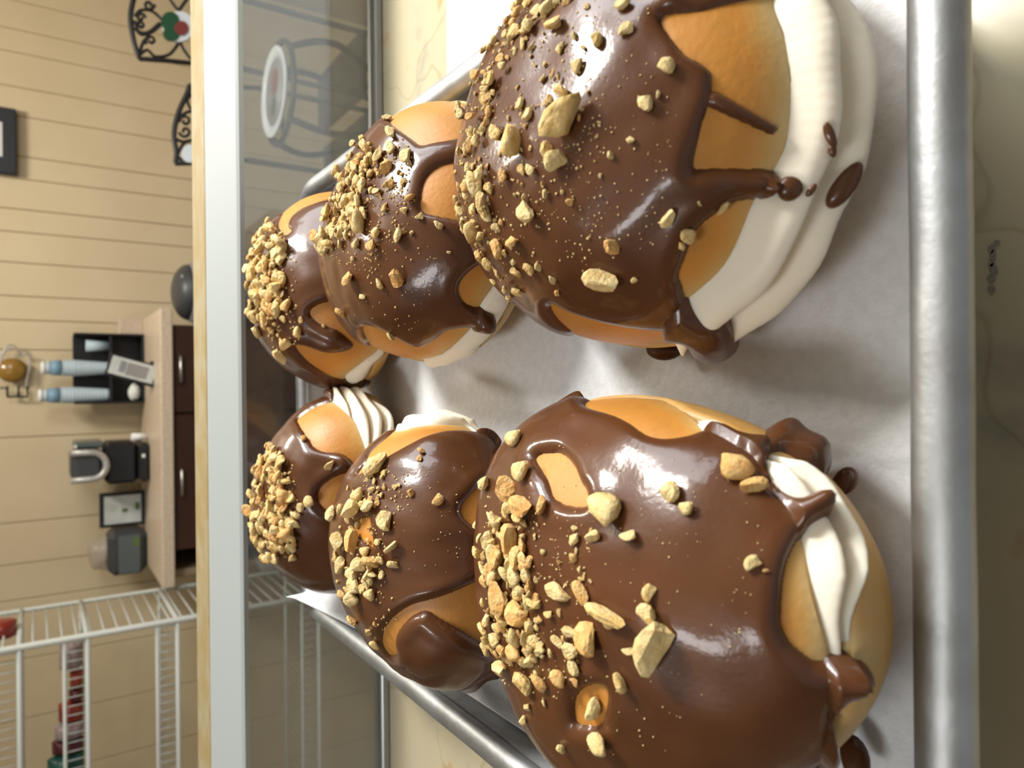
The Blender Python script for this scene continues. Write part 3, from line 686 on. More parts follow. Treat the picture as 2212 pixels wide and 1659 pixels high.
donut('middle right donut tucked behind the front right one, bare golden bun at its right side', (0.0604, 0.2718, 0.0551, 0.0641, 0.0253, 0.0659, -0.0258, -0.0314, 0.0328, -0.024),
  [(1068, 626), (1050, 650), (1035, 675), (1030, 700), (1015, 718), (997, 744), (970, 762), (953, 774)],
  [(1106, 652), (1080, 700), (1053, 744), (1030, 756), (997, 783), (970, 785)],
  [(940, 150), (820, 170), (700, 300), (640, 500), (660, 680), (730, 770), (800, 800), (824, 770), (800, 745), (785, 715), (783, 697), (832, 712), (859, 729), (888, 744), (912, 748), (941, 732), (962, 712), (1000, 706), (1050, 702), (1068, 684), (1062, 666), (1044, 662), (1023, 665), (997, 650), (988, 626), (994, 606), (1015, 582), (1053, 559), (1140, 520), (1160, 300), (1050, 150)],
  [[(885, 190), (857, 236), (838, 262), (862, 282), (891, 303), (910, 318), (941, 309), (1000, 300), (1060, 280), (1080, 200), (1000, 160), (930, 170)],
   [(985, 350), (955, 356), (935, 368), (920, 385), (912, 406), (907, 445), (912, 462), (956, 470), (1006, 478), (1080, 485), (1080, 345)]],
  beads=[(1050, 683, 30, .004)], ridges=1, cream_bulge=.003,
  nuts=[(785, 480, 42, .8, P_), (818, 505, 24, 1.3), (863, 508, 26), (760, 598, 32, .7, T_), (858, 598, 36, 1, T_), (823, 612, 22, 1, P_), (785, 641, 16, 1.3, P_), (846, 722, 20, 1.2, P_), (950, 488, 22, 1, P_), (908, 470, 18), (888, 427, 20), (882, 340, 30, 1, P_), (848, 290, 26, 1.5, P_), (822, 337, 28, 1, P_), (850, 322, 30, 1.4, P_), (835, 258, 18), (836, 365, 28, 1, T_), (846, 400, 20, 1, T_), (817, 414, 20, 1, P_), (808, 530, 28, .7, T_), (705, 530, 42), (740, 673, 22, 1, T_), (775, 528, 22, 1, P_), (785, 300, 18, 1, T_), (800, 325, 16), (875, 455, 16), (873, 395, 14), (800, 315, 14), (775, 318, 14), (760, 362, 22), (690, 508, 22), (874, 500, 12), (890, 503, 11), (765, 558, 12, 1, P_), (835, 450, 18, 1, T_), (970, 545, 9, 1, P_)],
  dense=[([(780, 310), (740, 360), (700, 460), (685, 530), (720, 545), (770, 500), (800, 440), (790, 390), (810, 330)], 170, 8, 26, 1.8), ([(850, 280), (800, 300), (780, 420), (850, 430), (890, 380), (890, 330)], 26, 8, 16, 2)],
  crumbs=[([(860, 280), (760, 330), (700, 560), (800, 600), (900, 480), (890, 330)], 300, 3, 8), ([(780, 540), (760, 680), (900, 720), (960, 560), (900, 500)], 60, 2, 7)], seed=3)
donut('middle left donut behind the front left one, chocolate with bare bun patch near pan edge', (-0.0672, 0.2697, 0.0528, 0.0599, 0.0251, 0.0655, 0.0016, 0.0172, 0.0205, -0.0532),
  [(876, 920), (941, 914), (1000, 926), (1047, 934), (1085, 945)],
  [(880, 905), (912, 897), (953, 890), (1000, 892), (1059, 905), (1090, 920)],
  [(1110, 925), (1100, 850), (1000, 820), (850, 840), (700, 950), (640, 1150), (650, 1300), (740, 1420), (840, 1490), (880, 1462), (900, 1467), (921, 1484), (951, 1497), (978, 1508), (990, 1499), (1010, 1482), (1042, 1464), (1090, 1440), (1160, 1400), (1160, 940)],
  [[(765, 1034), (790, 1000), (800, 975), (850, 935), (876, 900), (960, 860), (1110, 860), (1105, 935), (1076, 926), (1059, 929), (1044, 937), (1000, 932), (956, 934), (921, 944), (882, 965), (838, 987), (800, 1012)],
   [(1045, 1037), (1018, 1065), (997, 1088), (994, 1109), (1006, 1126), (1029, 1144), (1120, 1160), (1120, 1030)],
   [(765, 1125), (800, 1112), (806, 1138), (812, 1188), (790, 1175), (765, 1150)],
   [(1120, 1225), (1036, 1254), (981, 1278), (936, 1293), (885, 1305), (849, 1329), (828, 1359), (825, 1389), (843, 1416), (862, 1414), (855, 1380), (867, 1356), (891, 1330), (921, 1316), (951, 1338), (997, 1365), (1042, 1392), (1120, 1420)]],
  beads=[(960, 1400, 70, .0025)], ridges=2, cream_bulge=.004, slope=1.2,
  nuts=[(820, 1006, 46, 1.2), (838, 1125, 34), (851, 1180, 28, 1.5, P_), (851, 1219, 22, 1, P_), (890, 1064, 18, 1, T_), (946, 1080, 24, 1, T_), (911, 977, 16), (906, 992, 14, 1, T_), (768, 1170, 40, 1, T_), (768, 1100, 44, 1, P_), (800, 1090, 34, .7, P_), (778, 1070, 30, 1, P_), (705, 1168, 36, 1.8, P_), (704, 1212, 38, .6), (738, 1168, 40, .6, P_), (742, 1222, 30, 1.3), (805, 1212, 34, 1, T_), (780, 1222, 30), (765, 1245, 30), (800, 1240, 28), (772, 1262, 30), (793, 1260, 22), (803, 1280, 28), (770, 1290, 36, .6), (765, 1337, 24, 1, T_), (812, 1390, 22), (798, 1362, 18, .8), (813, 1347, 12, 1, T_), (1034, 1130, 28), (792, 1190, 22), (722, 1108, 30, 1, P_), (825, 1240, 16)],
  dense=[([(760, 1050), (720, 1110), (715, 1200), (740, 1290), (820, 1260), (830, 1200), (800, 1120), (830, 1060)], 48, 9, 22, 1.6), ([(790, 1020), (800, 1080), (870, 1060), (850, 1020)], 16, 8, 14, 1.5)],
  crumbs=[([(790, 1000), (760, 1100), (770, 1280), (830, 1370), (860, 1350), (830, 1200), (900, 1060), (870, 1010)], 170, 3, 8), ([(860, 980), (880, 1250), (1000, 1250), (1000, 1000)], 40, 2, 6)], seed=4)
donut('back right donut, farthest on the right with thick peanut crust along its rear edge', (.0525, .3925, .0565, .0585, .018, .0685, -.005, .02, .03, -.01),
  [(745, 815), (774, 794), (797, 774), (821, 762)],
  [(780, 822), (794, 816), (808, 788), (835, 768)],
  [(760, 350), (600, 370), (470, 520), (470, 720), (560, 830), (640, 880), (740, 880), (800, 845), (806, 822), (780, 812), (790, 790), (830, 760), (880, 700), (880, 400)],
  [[(710, 385), (650, 405), (612, 458), (601, 483), (606, 502), (618, 511), (634, 501), (622, 490), (629, 471), (653, 451), (690, 436), (760, 420), (760, 380)],
   [(716, 650), (688, 656), (671, 668), (669, 682), (690, 702), (724, 712), (750, 732), (765, 746), (747, 760), (706, 762), (665, 747), (638, 740), (636, 752), (665, 782), (706, 809), (735, 820), (760, 815), (800, 790), (850, 750), (820, 690), (760, 645)]],
  beads=[(720, 738, 30, .0015)], ridges=1, cream_bulge=.003,
  nuts=[(620, 742, 26), (625, 660, 26, 1, T_), (648, 716, 22), (610, 766, 28), (613, 690, 14, 1, P_), (552, 685, 22), (560, 712, 26), (615, 540, 26, 1, P_), (612, 560, 24, 1, P_), (608, 612, 20), (580, 475, 22), (650, 690, 12), (700, 705, 9), (537, 610, 30, 1, P_), (545, 580, 30, 1, P_)],
  dense=[([(580, 470), (545, 540), (525, 620), (540, 690), (590, 690), (620, 640), (605, 560), (620, 520)], 190, 10, 27, 1.5), ([(550, 680), (600, 690), (630, 740), (590, 740)], 12, 8, 16, 1.5)],
  crumbs=[([(590, 480), (540, 600), (590, 760), (650, 740), (640, 540)], 120, 3, 8)], seed=5)
donut('back left donut, farthest on the left, swirl of cream at its right, nut crust behind', (-0.0605, 0.3897, 0.0581, 0.057, 0.0179, 0.0688, -0.0443, -0.1083, -0.0117, -0.0328),
  [(726, 866), (753, 888), (774, 918), (788, 947), (796, 975)],
  [(745, 842), (790, 855), (820, 880), (847, 905), (856, 935), (850, 960)],
  [(800, 800), (720, 800), (620, 850), (520, 940), (470, 1100), (510, 1260), (620, 1320), (740, 1310), (800, 1250), (830, 1100), (830, 860)],
  [[(640, 907), (665, 888), (691, 874), (726, 865), (760, 840), (820, 800), (900, 900), (900, 960), (800, 990), (767, 1006), (754, 990), (735, 979), (700, 978), (679, 968), (665, 947), (647, 921)],
   [(790, 1000), (756, 1020), (723, 1028), (696, 1047), (685, 1065), (688, 1088), (706, 1105), (740, 1112), (790, 1060)]],
  beads=[(745, 1000, 22, .002), (660, 1010, 30, .0015)], ridges=3, slope=2.5, cream_bulge=.0055,
  nuts=[(670, 1086, 24, 1.3, P_), (650, 1092, 20), (716, 1006, 22, 1, P_), (635, 1202, 22), (642, 1110, 22), (600, 1180, 26), (620, 1070, 34), (625, 1150, 40, 1, T_), (655, 948, 14, 1, T_), (600, 1200, 30), (560, 1160, 26, 1, T_)],
  dense=[([(565, 965), (550, 1060), (548, 1150), (580, 1210), (635, 1180), (640, 1080), (615, 980), (590, 960)], 210, 9, 25, 1.5)],
  crumbs=[([(570, 960), (550, 1150), (620, 1210), (650, 1080), (630, 980)], 120, 3, 8)], seed=6)
# ------------------------------------------------------------------ coffee counter along the back wall
CT = -.1605; CY = 2.50; WF = YW-.013
def pbox(name, v0, v1, y0, y1, Yf, dep, m, parent=None, bev=.0, zb=None):
    vm = (v0+v1)/2; ym = (y0+y1)/2
    x1 = aty(vm, y0, Yf)[0]; x0 = aty(vm, y1, Yf)[0]; z1 = aty(v0, ym, Yf)[2]; z0 = aty(v1, ym, Yf)[2] if zb is None else zb
    o = box(name, x0, x1, Yf, Yf+dep, z0, z1, m, None, bev)
    if parent: child_local(o, parent)
    return o
wt = box('worktop', -.636, .252, CY, WF, CT-.036, CT, 'counter_laminate', None, .003); tag(wt, 'speckled tan laminate worktop of the coffee counter', 'worktop')
cx0 = aty(400, 1188, CY+.03)[0]; cx1 = aty(400, 702, CY+.03)[0]
cab = empty('cabinet', ((cx0+cx1)/2, 2.75, FLOOR), 'dark brown wooden cabinet beneath the coffee worktop', 'cabinet')
child_local(box('cabinet_body', cx0, cx1, CY+.045, WF-.01, FLOOR, CT-.037, 'cabinet_wood', None, .002), cab)
xm = aty(400, 893, CY+.03)[0]
for a_, b_ in ((cx0, xm), (xm, cx1)):
    d = child_local(box('door', a_+.003, b_-.003, CY+.028, CY+.0445, FLOOR+.1, CT-.22, 'cabinet_wood', None, .003), cab)
    dr = child_local(box('drawer', a_+.003, b_-.003, CY+.028, CY+.0445, CT-.215, CT-.04, 'cabinet_wood', None, .003), cab)
    hc = (a_+b_)/2; hz = aty(394, 1040, CY)[2]
    h = tube('handle', [(hc-.045, CY+.027, hz), (hc-.04, CY+.006, hz), (hc+.04, CY+.006, hz), (hc+.045, CY+.027, hz)], .0045, 'handle_metal'); h.parent = dr
# side support of the worktop left of the cabinet
sp = box('support_panel', -.625, -.60, CY+.08, WF-.01, FLOOR, CT-.0365, 'side_wall', None, .002); tag(sp, 'tan support panel under the left end of the worktop', 'panel')
# --- coffee brewer
BY = 2.77; bx = aty(300, 1000, BY)[0]
br = empty('coffee_brewer', (bx, BY+.1, CT), 'black single serve coffee brewer with silver ring on the worktop', 'coffee maker')
child_local(box('base', bx-.068, bx+.068, BY, BY+.20, CT, CT+.035, 'black_plastic', None, .012), br)
child_local(box('body', bx-.070, bx+.072, BY+.02, BY+.20, CT+.036, CT+.135, 'black_plastic', None, .012), br)
child_local(box('brew_head', bx-.055, bx+.055, BY+.0, BY+.20, CT+.136, CT+.235, 'dark_grey_plastic', None, .02), br)
pts = []
for k in range(17):
    a_ = math.pi*k/16; pts.append((bx-.044*math.cos(a_), BY-.004, CT+.175-.042*math.sin(a_)))
pts = [(bx-.046, BY-.004, CT+.236)]+pts+[(bx+.046, BY-.004, CT+.236)]
child_local(tube('handle_ring', pts, .011, 'silver_plastic', None, 10), br)
child_local(box('water_tank', bx+.056, bx+.078, BY+.03, BY+.19, CT+.136, CT+.225, 'smoke_clear', None, .006), br)
child_local(box('indicator', bx+.018, bx+.030, BY-.002, BY+.003, CT+.016, CT+.026, 'cup_white'), br)
for dx, dz in ((.050, .19), (.066, .218)):
    child_local(lathe('button', [(0.001, 0), (.006, 0), (.006, .005), (.001, .007)], 'cup_white', None, 10, (bx+dx, BY-.004, CT+dz)), br)
# --- black caddy with cup stacks
KY = 2.90
kd = empty('cup_caddy', (aty(300, 795, KY)[0], KY+.06, CT), 'black square cup caddy standing against the wall on the worktop', 'caddy')
x0 = aty(230, 872, KY)[0]; x1 = aty(230, 720, KY)[0]; zt = aty(160, 795, KY)[2]; zl_ = aty(237, 795, KY)[2]
child_local(box('back_panel', x0, x1, KY+.10, KY+.11, CT, zt, 'black_plastic', None, .002), kd)
for a_ in (x0, x1-.008): child_local(box('side_panel', a_, a_+.008, KY, KY+.0995, CT, zt, 'black_plastic', None, .002), kd)
child_local(box('shelf', x0+.0085, x1-.0085, KY-.0, KY+.0995, zl_-.008, zl_, 'black_plastic', None, .001), kd)
child_local(box('shelf', x0+.0085, x1-.0085, KY-.0, KY+.0995, CT, CT+.008, 'black_plastic', None, .001), kd)
child_local(box('divider', (x0+x1)/2-.003, (x0+x1)/2+.003, KY+.02, KY+.0995, CT+.0085, zl_-.0085, 'dark_grey_plastic'), kd)
for k, (yc, vt, lab) in enumerate([(795, 88, 'stack of pale blue paper cups in the caddy, nearer the tilted sign'), (853, 82, 'stack of pale blue paper cups in the caddy, nearer the coffee brewer')]):
    sx = aty(200, yc, KY+.03)[0]; zt2 = aty(vt, yc, KY+.03)[2]
    e = empty('cup_stack', (sx, KY+.035, zl_), lab, 'paper cups', 'cup stacks in the caddy')
    H_ = zt2-zl_; ny_ = KY+.035
    prof = [(.001, .0005), (.020, .0005)]
    for j in range(13):
        z = .02*H_+j*.052*H_; r_ = .0205+.007*min(1, j/9)
        prof += [(r_, z), (r_+.0016, z+.03*H_), (r_+.0016, z+.042*H_), (r_, z+.044*H_)]
    prof += [(.001, .70*H_)]
    child_local(lathe('ribbed_cups', prof, 'cup_pale', None, 20, (sx, ny_, zl_)), e)
    child_local(lathe('blue_band', [(.001, .7005*H_), (.027, .7005*H_), (.025, .86*H_), (.001, .86*H_)], 'cup_blue', None, 20, (sx, ny_, zl_)), e)
    child_local(lathe('neck', [(.001, .8605*H_), (.022, .8605*H_), (.021, .93*H_), (.001, .93*H_)], 'cup_pale', None, 20, (sx, ny_, zl_)), e)
    child_local(lathe('white_top', [(.001, .9305*H_), (.022, .9305*H_), (.022, .985*H_), (.018, H_), (.001, H_)], 'cup_white', None, 20, (sx, ny_, zl_)), e)
sx = aty(210, 747, KY+.04)[0]
sc_ = lathe('small_cup', [(.001, .001), (.016, .001), (.021, .07), (.019, .07), (.015, .004), (.001, .004)], 'cup_pale', None, 18, (sx, KY+.04, zl_)); tag(sc_, 'small pale plastic cup at the right end of the caddy shelf', 'cup')
g = []
nn_ = SNoise(31, 30)
for i in range(9):
    row = []
    for k in range(24):
        a_ = 2*math.pi*k/24; ph = math.pi*(i+.02)/8.04
        p = np.array([.030*math.sin(ph)*math.cos(a_), .025*math.sin(ph)*math.sin(a_), .022-.022*math.cos(ph)]); p[:2] *= 1+.35*nn_(p[None]*3)[0]; row.append(p)
    g.append(row)
g = np.array(g)+np.array([aty(285, 848, KY+.03)[0], KY+.035, CT+.0085])
nk, _ = mkgrid('napkin_bundle', g, 'napkin', None, cap_first=True, cap_last=True); tag(nk, 'crumpled white napkin bundle in the lower caddy compartment', 'napkins')
# tilted sign in front of the caddy
SY = 2.66; cs = aty(287, 799, SY)
sg = empty('sign_holder', (cs[0], SY, CT), 'tilted black framed card sign leaning before the cup caddy', 'sign')
def slab(name, cx_, cz, w, h, y0, y1, ang, m, par):
    V, Fc = boxg(-w/2, w/2, y0, y1, -h/2, h/2, .001); ca, sa = math.cos(ang), math.sin(ang)
    V = [(cx_+x*ca-z*sa, y, cz+x*sa+z*ca) for x, y, z in V]
    return child_local(fixn(mk(name, V, Fc, m, None, False)), par)
pxm = 2.42/F
slab('sign_frame', cs[0]-.002, cs[2]-.001, 48*pxm, 98*pxm, SY, SY+.010, -.29, 'black_plastic', sg)
slab('card', cs[0], cs[2], 38*pxm, 86*pxm, SY-.0025, SY-.0002, -.29, 'screen_white', sg)
slab('printed_block', cs[0]+.011, cs[2]+.030, 24*pxm, 11*pxm, SY-.0035, SY-.0026, -.29, 'print_grey', sg)
slab('printed_text', cs[0]-.004, cs[2]-.012, 26*pxm, 40*pxm, SY-.0035, SY-.0026, -.29, 'grey_plastic', sg)
child_local(box('foot', cs[0]-.03, cs[0]+.03, SY+.004, SY+.07, CT, cs[2]-.075, 'black_plastic', None, .002), sg)
# framed card, grey bin, small white cup, beige box
FY = 2.93
e = empty('photo_frame', (aty(260, 1100, FY)[0], FY, CT), 'black framed white card with small leaf motif on the worktop', 'picture frame')
pbox('frame', 215, 312, 1063, 1137, FY, .02, 'frame_black', e, .002, zb=CT)
pbox('card', 225, 305, 1070, 1130, FY-.003, .0025, 'screen_white', e)
pbox('leaf_motif', 264, 276, 1098, 1106, FY-.0045, .001, 'leaf_green', e)
pbox('leaf_motif', 292, 302, 1085, 1100, FY-.0045, .001, 'leaf_green', e)
e = empty('storage_bin', (aty(270, 1196, 2.86)[0], 2.92, CT), 'dark grey bin with clear front and crumpled film on top', 'bin')
gx = aty(270, 1196, 2.86)[0]
V, Fc = boxg(gx-.078, gx+.078, 2.86, 3.0, CT, aty(233, 1196, 2.86)[2], .022)
child_local(fixn(mk('bin_body', V, Fc, 'dark_grey_plastic', None, False)), e)
pbox('clear_front', 256, 303, 1156, 1238, 2.857, .003, 'smoke_clear', e, .001)
pbox('leaf_print', 288, 302, 1160, 1180, 2.8555, .001, 'leaf_green', e)
zt = aty(233, 1196, 2.86)[2]
g = []; nn_ = SNoise(77, 14)
for i in range(8):
    row = []
    for k in range(26):
        a_ = 2*math.pi*k/26; f_ = math.cos(i/7*math.pi/2*.98)
        p = np.array([.060*f_*math.cos(a_), .05*f_*math.sin(a_), .058*math.sin(i/7*math.pi/2)]); p = p*(1+.22*nn_(p[None])[0]); p[2] = max(0, p[2]); row.append(p)
    g.append(row)
g = np.array(g)+np.array([gx-.005, 2.93, zt+.0005])
fo, _ = mkgrid('film_wrap', g, 'film', None, cap_last=True); child_local(fo, e)
sx = aty(305, 943, 2.83)
o = lathe('stir_cup', [(.001, .0005), (.011, .0005), (.014, .052), (.012, .052), (.009, .004), (.001, .004)], 'cup_white', None, 16, (sx[0], 2.83, CT)); tag(o, 'tiny white cup right beside the coffee brewer', 'cup')
o = pbox('cardboard_box', 258, 305, 686, 722, 2.95, .07, 'counter_laminate', None, .002, zb=CT); tag(o, 'small tan cardboard box behind the right end of the caddy', 'box')
# ------------------------------------------------------------------ waste bin right of the counter
TY = 2.62; tx = aty(400, 622, TY)[0]; tz = aty(381, 622, TY)[2]
e = empty('waste_bin', (tx, TY+.12, FLOOR), 'tall waste bin with black swing lid and grey collar beside the cabinet', 'waste bin')
child_local(lathe('bin_body', [(.001, FLOOR), (.105, FLOOR), (.118, tz-.16), (.001, tz-.16)], 'dark_grey_plastic', None, 36, (tx, TY+.12, 0)), e)
child_local(lathe('collar', [(.118, tz-.159), (.124, tz-.155), (.122, tz-.10), (.10, tz-.055), (.001, tz-.055)], 'grey_plastic', None, 36, (tx, TY+.12, 0)), e)
g = []
for i in range(9):
    a_ = i/8*math.pi/2*.98
    g.append([(tx+.098*math.cos(a_)*math.cos(b_), TY+.115+.098*math.cos(a_)*math.sin(b_), tz-.056+.056*math.sin(a_)+.12*max(0, -math.cos(b_))*0) for b_ in np.linspace(0, 6.283, 33)[:-1]])
do, _ = mkgrid('swing_lid', np.array(g), 'dark_grey_plastic', None, cap_last=True); child_local(do, e)
child_local(lathe('lid_stud', [(.001, 0), (.008, 0), (.006, .004), (.001, .005)], 'silver_plastic', None, 12, (tx+.045, TY+.05, tz-.028)), e)
# ------------------------------------------------------------------ wrought iron chairs and table
def pl(pts, Y): return [tuple(aty(x, y, Y)) for x, y in pts]
def spiral(c, r0, turns, a0, Y, s=1, n=22):
    return [tuple(aty(c[0]+r0*(1-.78*k/n)*math.cos(a0+s*turns*6.283*k/n), c[1]+r0*(1-.78*k/n)*math.sin(a0+s*turns*6.283*k/n), Y)) for k in range(n+1)]
def smooth(pts, n=6):
    P = [Vector(p) for p in pts]; out = []
    for i in range(len(P)-1):
        p0 = P[max(0, i-1)]; p1 = P[i]; p2 = P[i+1]; p3 = P[min(len(P)-1, i+2)]
        for k in range(n):
            t = k/n; out.append(.5*((2*p1)+(p2-p0)*t+(2*p0-5*p1+4*p2-p3)*t*t+(3*p1-p0-3*p2+p3)*t*t*t))
    return out+[P[-1]]
def disc(name, c, rv, ry, Y, th, m, par, n=32, f=lambda a: 1.0):
    V = []
    for yy in (Y, Y+th):
        for k in range(n):
            a_ = 2*math.pi*k/n; V.append(tuple(aty(c[0]+rv*f(a_)*math.cos(a_), c[1]+ry*f(a_)*math.sin(a_), Y)[[0]])+(yy,)+tuple(aty(c[0]+rv*f(a_)*math.cos(a_), c[1]+ry*f(a_)*math.sin(a_), Y)[[2]]))
    Fc = [tuple(range(n)), tuple(range(n, 2*n))[::-1]]+[(k, (k+1) % n, n+(k+1) % n, n+k) for k in range(n)]
    return child_local(fixn(mk(name, V, Fc, m, None, False)), par)
def legs_to_floor(par, pts, Y, dep, m='wrought_iron'):
    for x, y in pts:
        p = aty(x, y, Y)
        for yy in (Y, Y+dep):
            child_local(tube('leg', [(p[0], yy, p[2] if yy == Y else FLOOR+.45), (p[0], yy, FLOOR)], .008, m), par)
C1 = 2.0
ch = empty('iron_chair', tuple(aty(418, 60, C1)[:2])+(FLOOR,), 'wrought iron chair with painted apple medallion in its scrolled back', 'chair', 'wrought iron chairs')
fr_ = smooth(pl([(420, -30), (330, -38), (300, -30), (288, 0), (282, 40), (289, 88), (301, 127)], C1))+pl([(360, 131), (418, 137), (520, 148)], C1)
child_local(tube('back_frame', fr_, .0062, 'wrought_iron'), ch)
for q in ([(300, 120), (318, 108), (335, 122), (365, 118), (385, 95)], [(345, 50), (320, 70), (300, 68), (291, 45)], [(291, 60), (306, 75), (330, 68), (350, 50)], [(355, 48), (330, 25), (305, 22), (292, 35)], [(390, 93), (400, 112), (418, 132), (440, 140)], [(365, -5), (378, 14), (388, 24)], [(405, -3), (394, 12), (386, 24)], [(300, 118), (310, 90), (322, 80)]):
    child_local(tube('scroll', smooth(pl(q, C1)), .0040, 'wrought_iron'), ch)
for c_, r_, s_, a0 in (((326, 88), 12, 1, 2.5), ((304, 38), 10, -1, 0), ((304, 55), 9, 1, 3), ((322, 10), 12, 1, 0)):
    child_local(tube('scroll', spiral(c_, r_, 1.1, a0, C1, s_), .0038, 'wrought_iron'), ch)
me_ = disc('medallion', (386, 57), 34, 33, C1-.010, .012, 'ceramic_white', ch)
disc('green_leaf', (368, 46), 20, 21, C1-.013, .0025, 'ceramic_green', ch)
disc('green_leaf', (370, 72), 18, 17, C1-.0135, .003, 'ceramic_green', ch)
disc('apple', (392, 60), 15, 15, C1-.015, .0045, 'apple_red', ch)
legs_to_floor(ch, [(520, 148), (420, -30)], C1, .36)
sx0 = aty(520, 148, C1)[0]; sx1 = aty(420, -30, C1)[0]
child_local(box('seat', sx0, sx1, C1-.01, C1+.37, FLOOR+.44, FLOOR+.465, 'wrought_iron', None, .006), ch)
C2 = 1.95
ch = empty('iron_chair', tuple(aty(418, 270, C2)[:2])+(FLOOR,), 'wrought iron chair with arched back rising left of the apple medallion chair', 'chair', 'wrought iron chairs')
fr_ = pl([(560, 190), (418, 184)], C2)+smooth(pl([(409, 186), (405, 200), (385, 245), (376, 290), (381, 330), (379, 353)], C2))+pl([(418, 352), (535, 346)], C2)
child_local(tube('back_frame', fr_, .0062, 'wrought_iron'), ch)
for q in ([(418, 200), (405, 215), (410, 232), (420, 242)], [(392, 250), (405, 242), (420, 241)], [(382, 300), (395, 306), (420, 302)], [(383, 335), (395, 312), (410, 303)], [(384, 338), (400, 350), (418, 348)]):
    child_local(tube('scroll', smooth(pl(q, C2)), .0040, 'wrought_iron'), ch)
for c_, r_, s_, a0 in (((400, 262), 13, 1, 3.0), ((400, 284), 13, -1, 3.0)):
    child_local(tube('scroll', spiral(c_, r_, 1.1, a0, C2, s_), .0038, 'wrought_iron'), ch)
disc('medallion', (412, 332), 20, 20, C2-.006, .01, 'ceramic_white', ch)
legs_to_floor(ch, [(535, 346), (560, 190)], C2, .36)
sx0 = aty(535, 346, C2)[0]; sx1 = aty(560, 190, C2)[0]
child_local(box('seat', sx0, sx1, C2-.01, C2+.37, FLOOR+.44, FLOOR+.465, 'wrought_iron', None, .006), ch)
# small iron table with a round plate
TBY = 1.70; zt = aty(592, 200, TBY)[2]; tx = aty(592, 200, TBY)[0]; tr = 92*1.73/F
tb = empty('iron_table', (tx, TBY, FLOOR), 'small round wrought iron table with curved legs behind the case glass', 'table')
ring = [(tx+(tr+.012)*math.cos(a_), TBY+(tr+.012)*math.sin(a_), zt-.012) for a_ in np.linspace(0, 6.283, 41)[:-1]]
child_local(tube('table_ring', ring, .007, 'wrought_iron', None, 8, True), tb)
for k in range(2):
    a_ = k*math.pi/2+.3; child_local(tube('cross_bar', [(tx-(tr+.01)*math.cos(a_), TBY-(tr+.01)*math.sin(a_), zt-.012-.001*k), (tx+(tr+.01)*math.cos(a_), TBY+(tr+.01)*math.sin(a_), zt-.012-.001*k)], .005, 'wrought_iron'), tb)
for k in range(4):
    a_ = k*math.pi/2+.75; ca, sa = math.cos(a_), math.sin(a_); R_ = tr+.012
    child_local(tube('leg', smooth([(tx+R_*ca, TBY+R_*sa, zt-.012), (tx+R_*1.25*ca, TBY+R_*1.25*sa, zt-.12), (tx+R_*.5*ca, TBY+R_*.5*sa, zt-.32), (tx+R_*.6*ca, TBY+R_*.6*sa, zt-.5), (tx+R_*1.5*ca, TBY+R_*1.5*sa, FLOOR)], 8), .008, 'wrought_iron'), tb)
pt = empty('painted_plate', (tx, TBY, zt-.004), 'white rimmed round painted plate lying on the small iron table', 'plate')
child_local(lathe('plate_rim', [(tr*.74, -.004), (tr*.98, -.003), (tr, .003), (tr*.98, .004), (tr*.74, .0005)], 'ceramic_white', None, 40, (tx, TBY, zt), True), pt)
child_local(lathe('plate_centre', [(.001, -.0045), (tr*.735, -.0045), (tr*.735, -.001), (.001, -.001)], 'grey_plastic', None, 40, (tx, TBY, zt)), pt)
child_local(lathe('apple', [(.001, -.0005), (tr*.3, -.0005), (tr*.28, .001), (.001, .0015)], 'apple_red', None, 24, (tx+tr*.25, TBY, zt)), pt)
child_local(lathe('green_leaf', [(.001, -.0005), (tr*.22, -.0005), (tr*.2, .001), (.001, .0012)], 'ceramic_green', None, 24, (tx-tr*.28, TBY+.01, zt)), pt)
# ------------------------------------------------------------------ things on the wall
e = empty('wall_picture', tuple(aty(20, 296, WF)), 'black framed picture with white mat hanging high on the wall', 'picture')
pbox('frame', -110, 36, 223, 369, WF-.03, .029, 'frame_black', e, .004)
pbox('mat_board', -85, 5, 257, 332, WF-.033, .0025, 'mat_board', e)
OY = WF-.03
e = empty('wall_ornament', tuple(aty(35, 800, WF)), 'amber glass and bent wire ornament with hooks hanging on the wall', 'ornament')
V, Fc = latheg([(.001, -.018), (.030, -.012), (.042, 0), (.030, .012), (.001, .018)], 24)
co = aty(27, 800, OY); V = [(co[0]+x, co[1]+z*.9, co[2]+y*1.05) for x, y, z in V]
child_local(fixn(mk('amber_glass_body', V, Fc, 'amber_glass')), e)
for q in ([(0, 790), (8, 760), (18, 746), (32, 748), (44, 768)], [(44, 772), (58, 764), (66, 778), (60, 812), (56, 836)], [(0, 770), (14, 757), (25, 752)]):
    child_local(tube('wire_loop', smooth(pl(q, OY)), .003, 'silver_plastic'), e)
child_local(tube('hook_rail', pl([(0, 838), (15, 838)], OY)+pl([(16, 857), (59, 857), (59, 834)], OY), .004, 'wrought_iron'), e)
for v_ in (16, 40):
    child_local(tube('hook', pl([(v_, 857), (v_, 834)], OY), .0035, 'wrought_iron'), e)
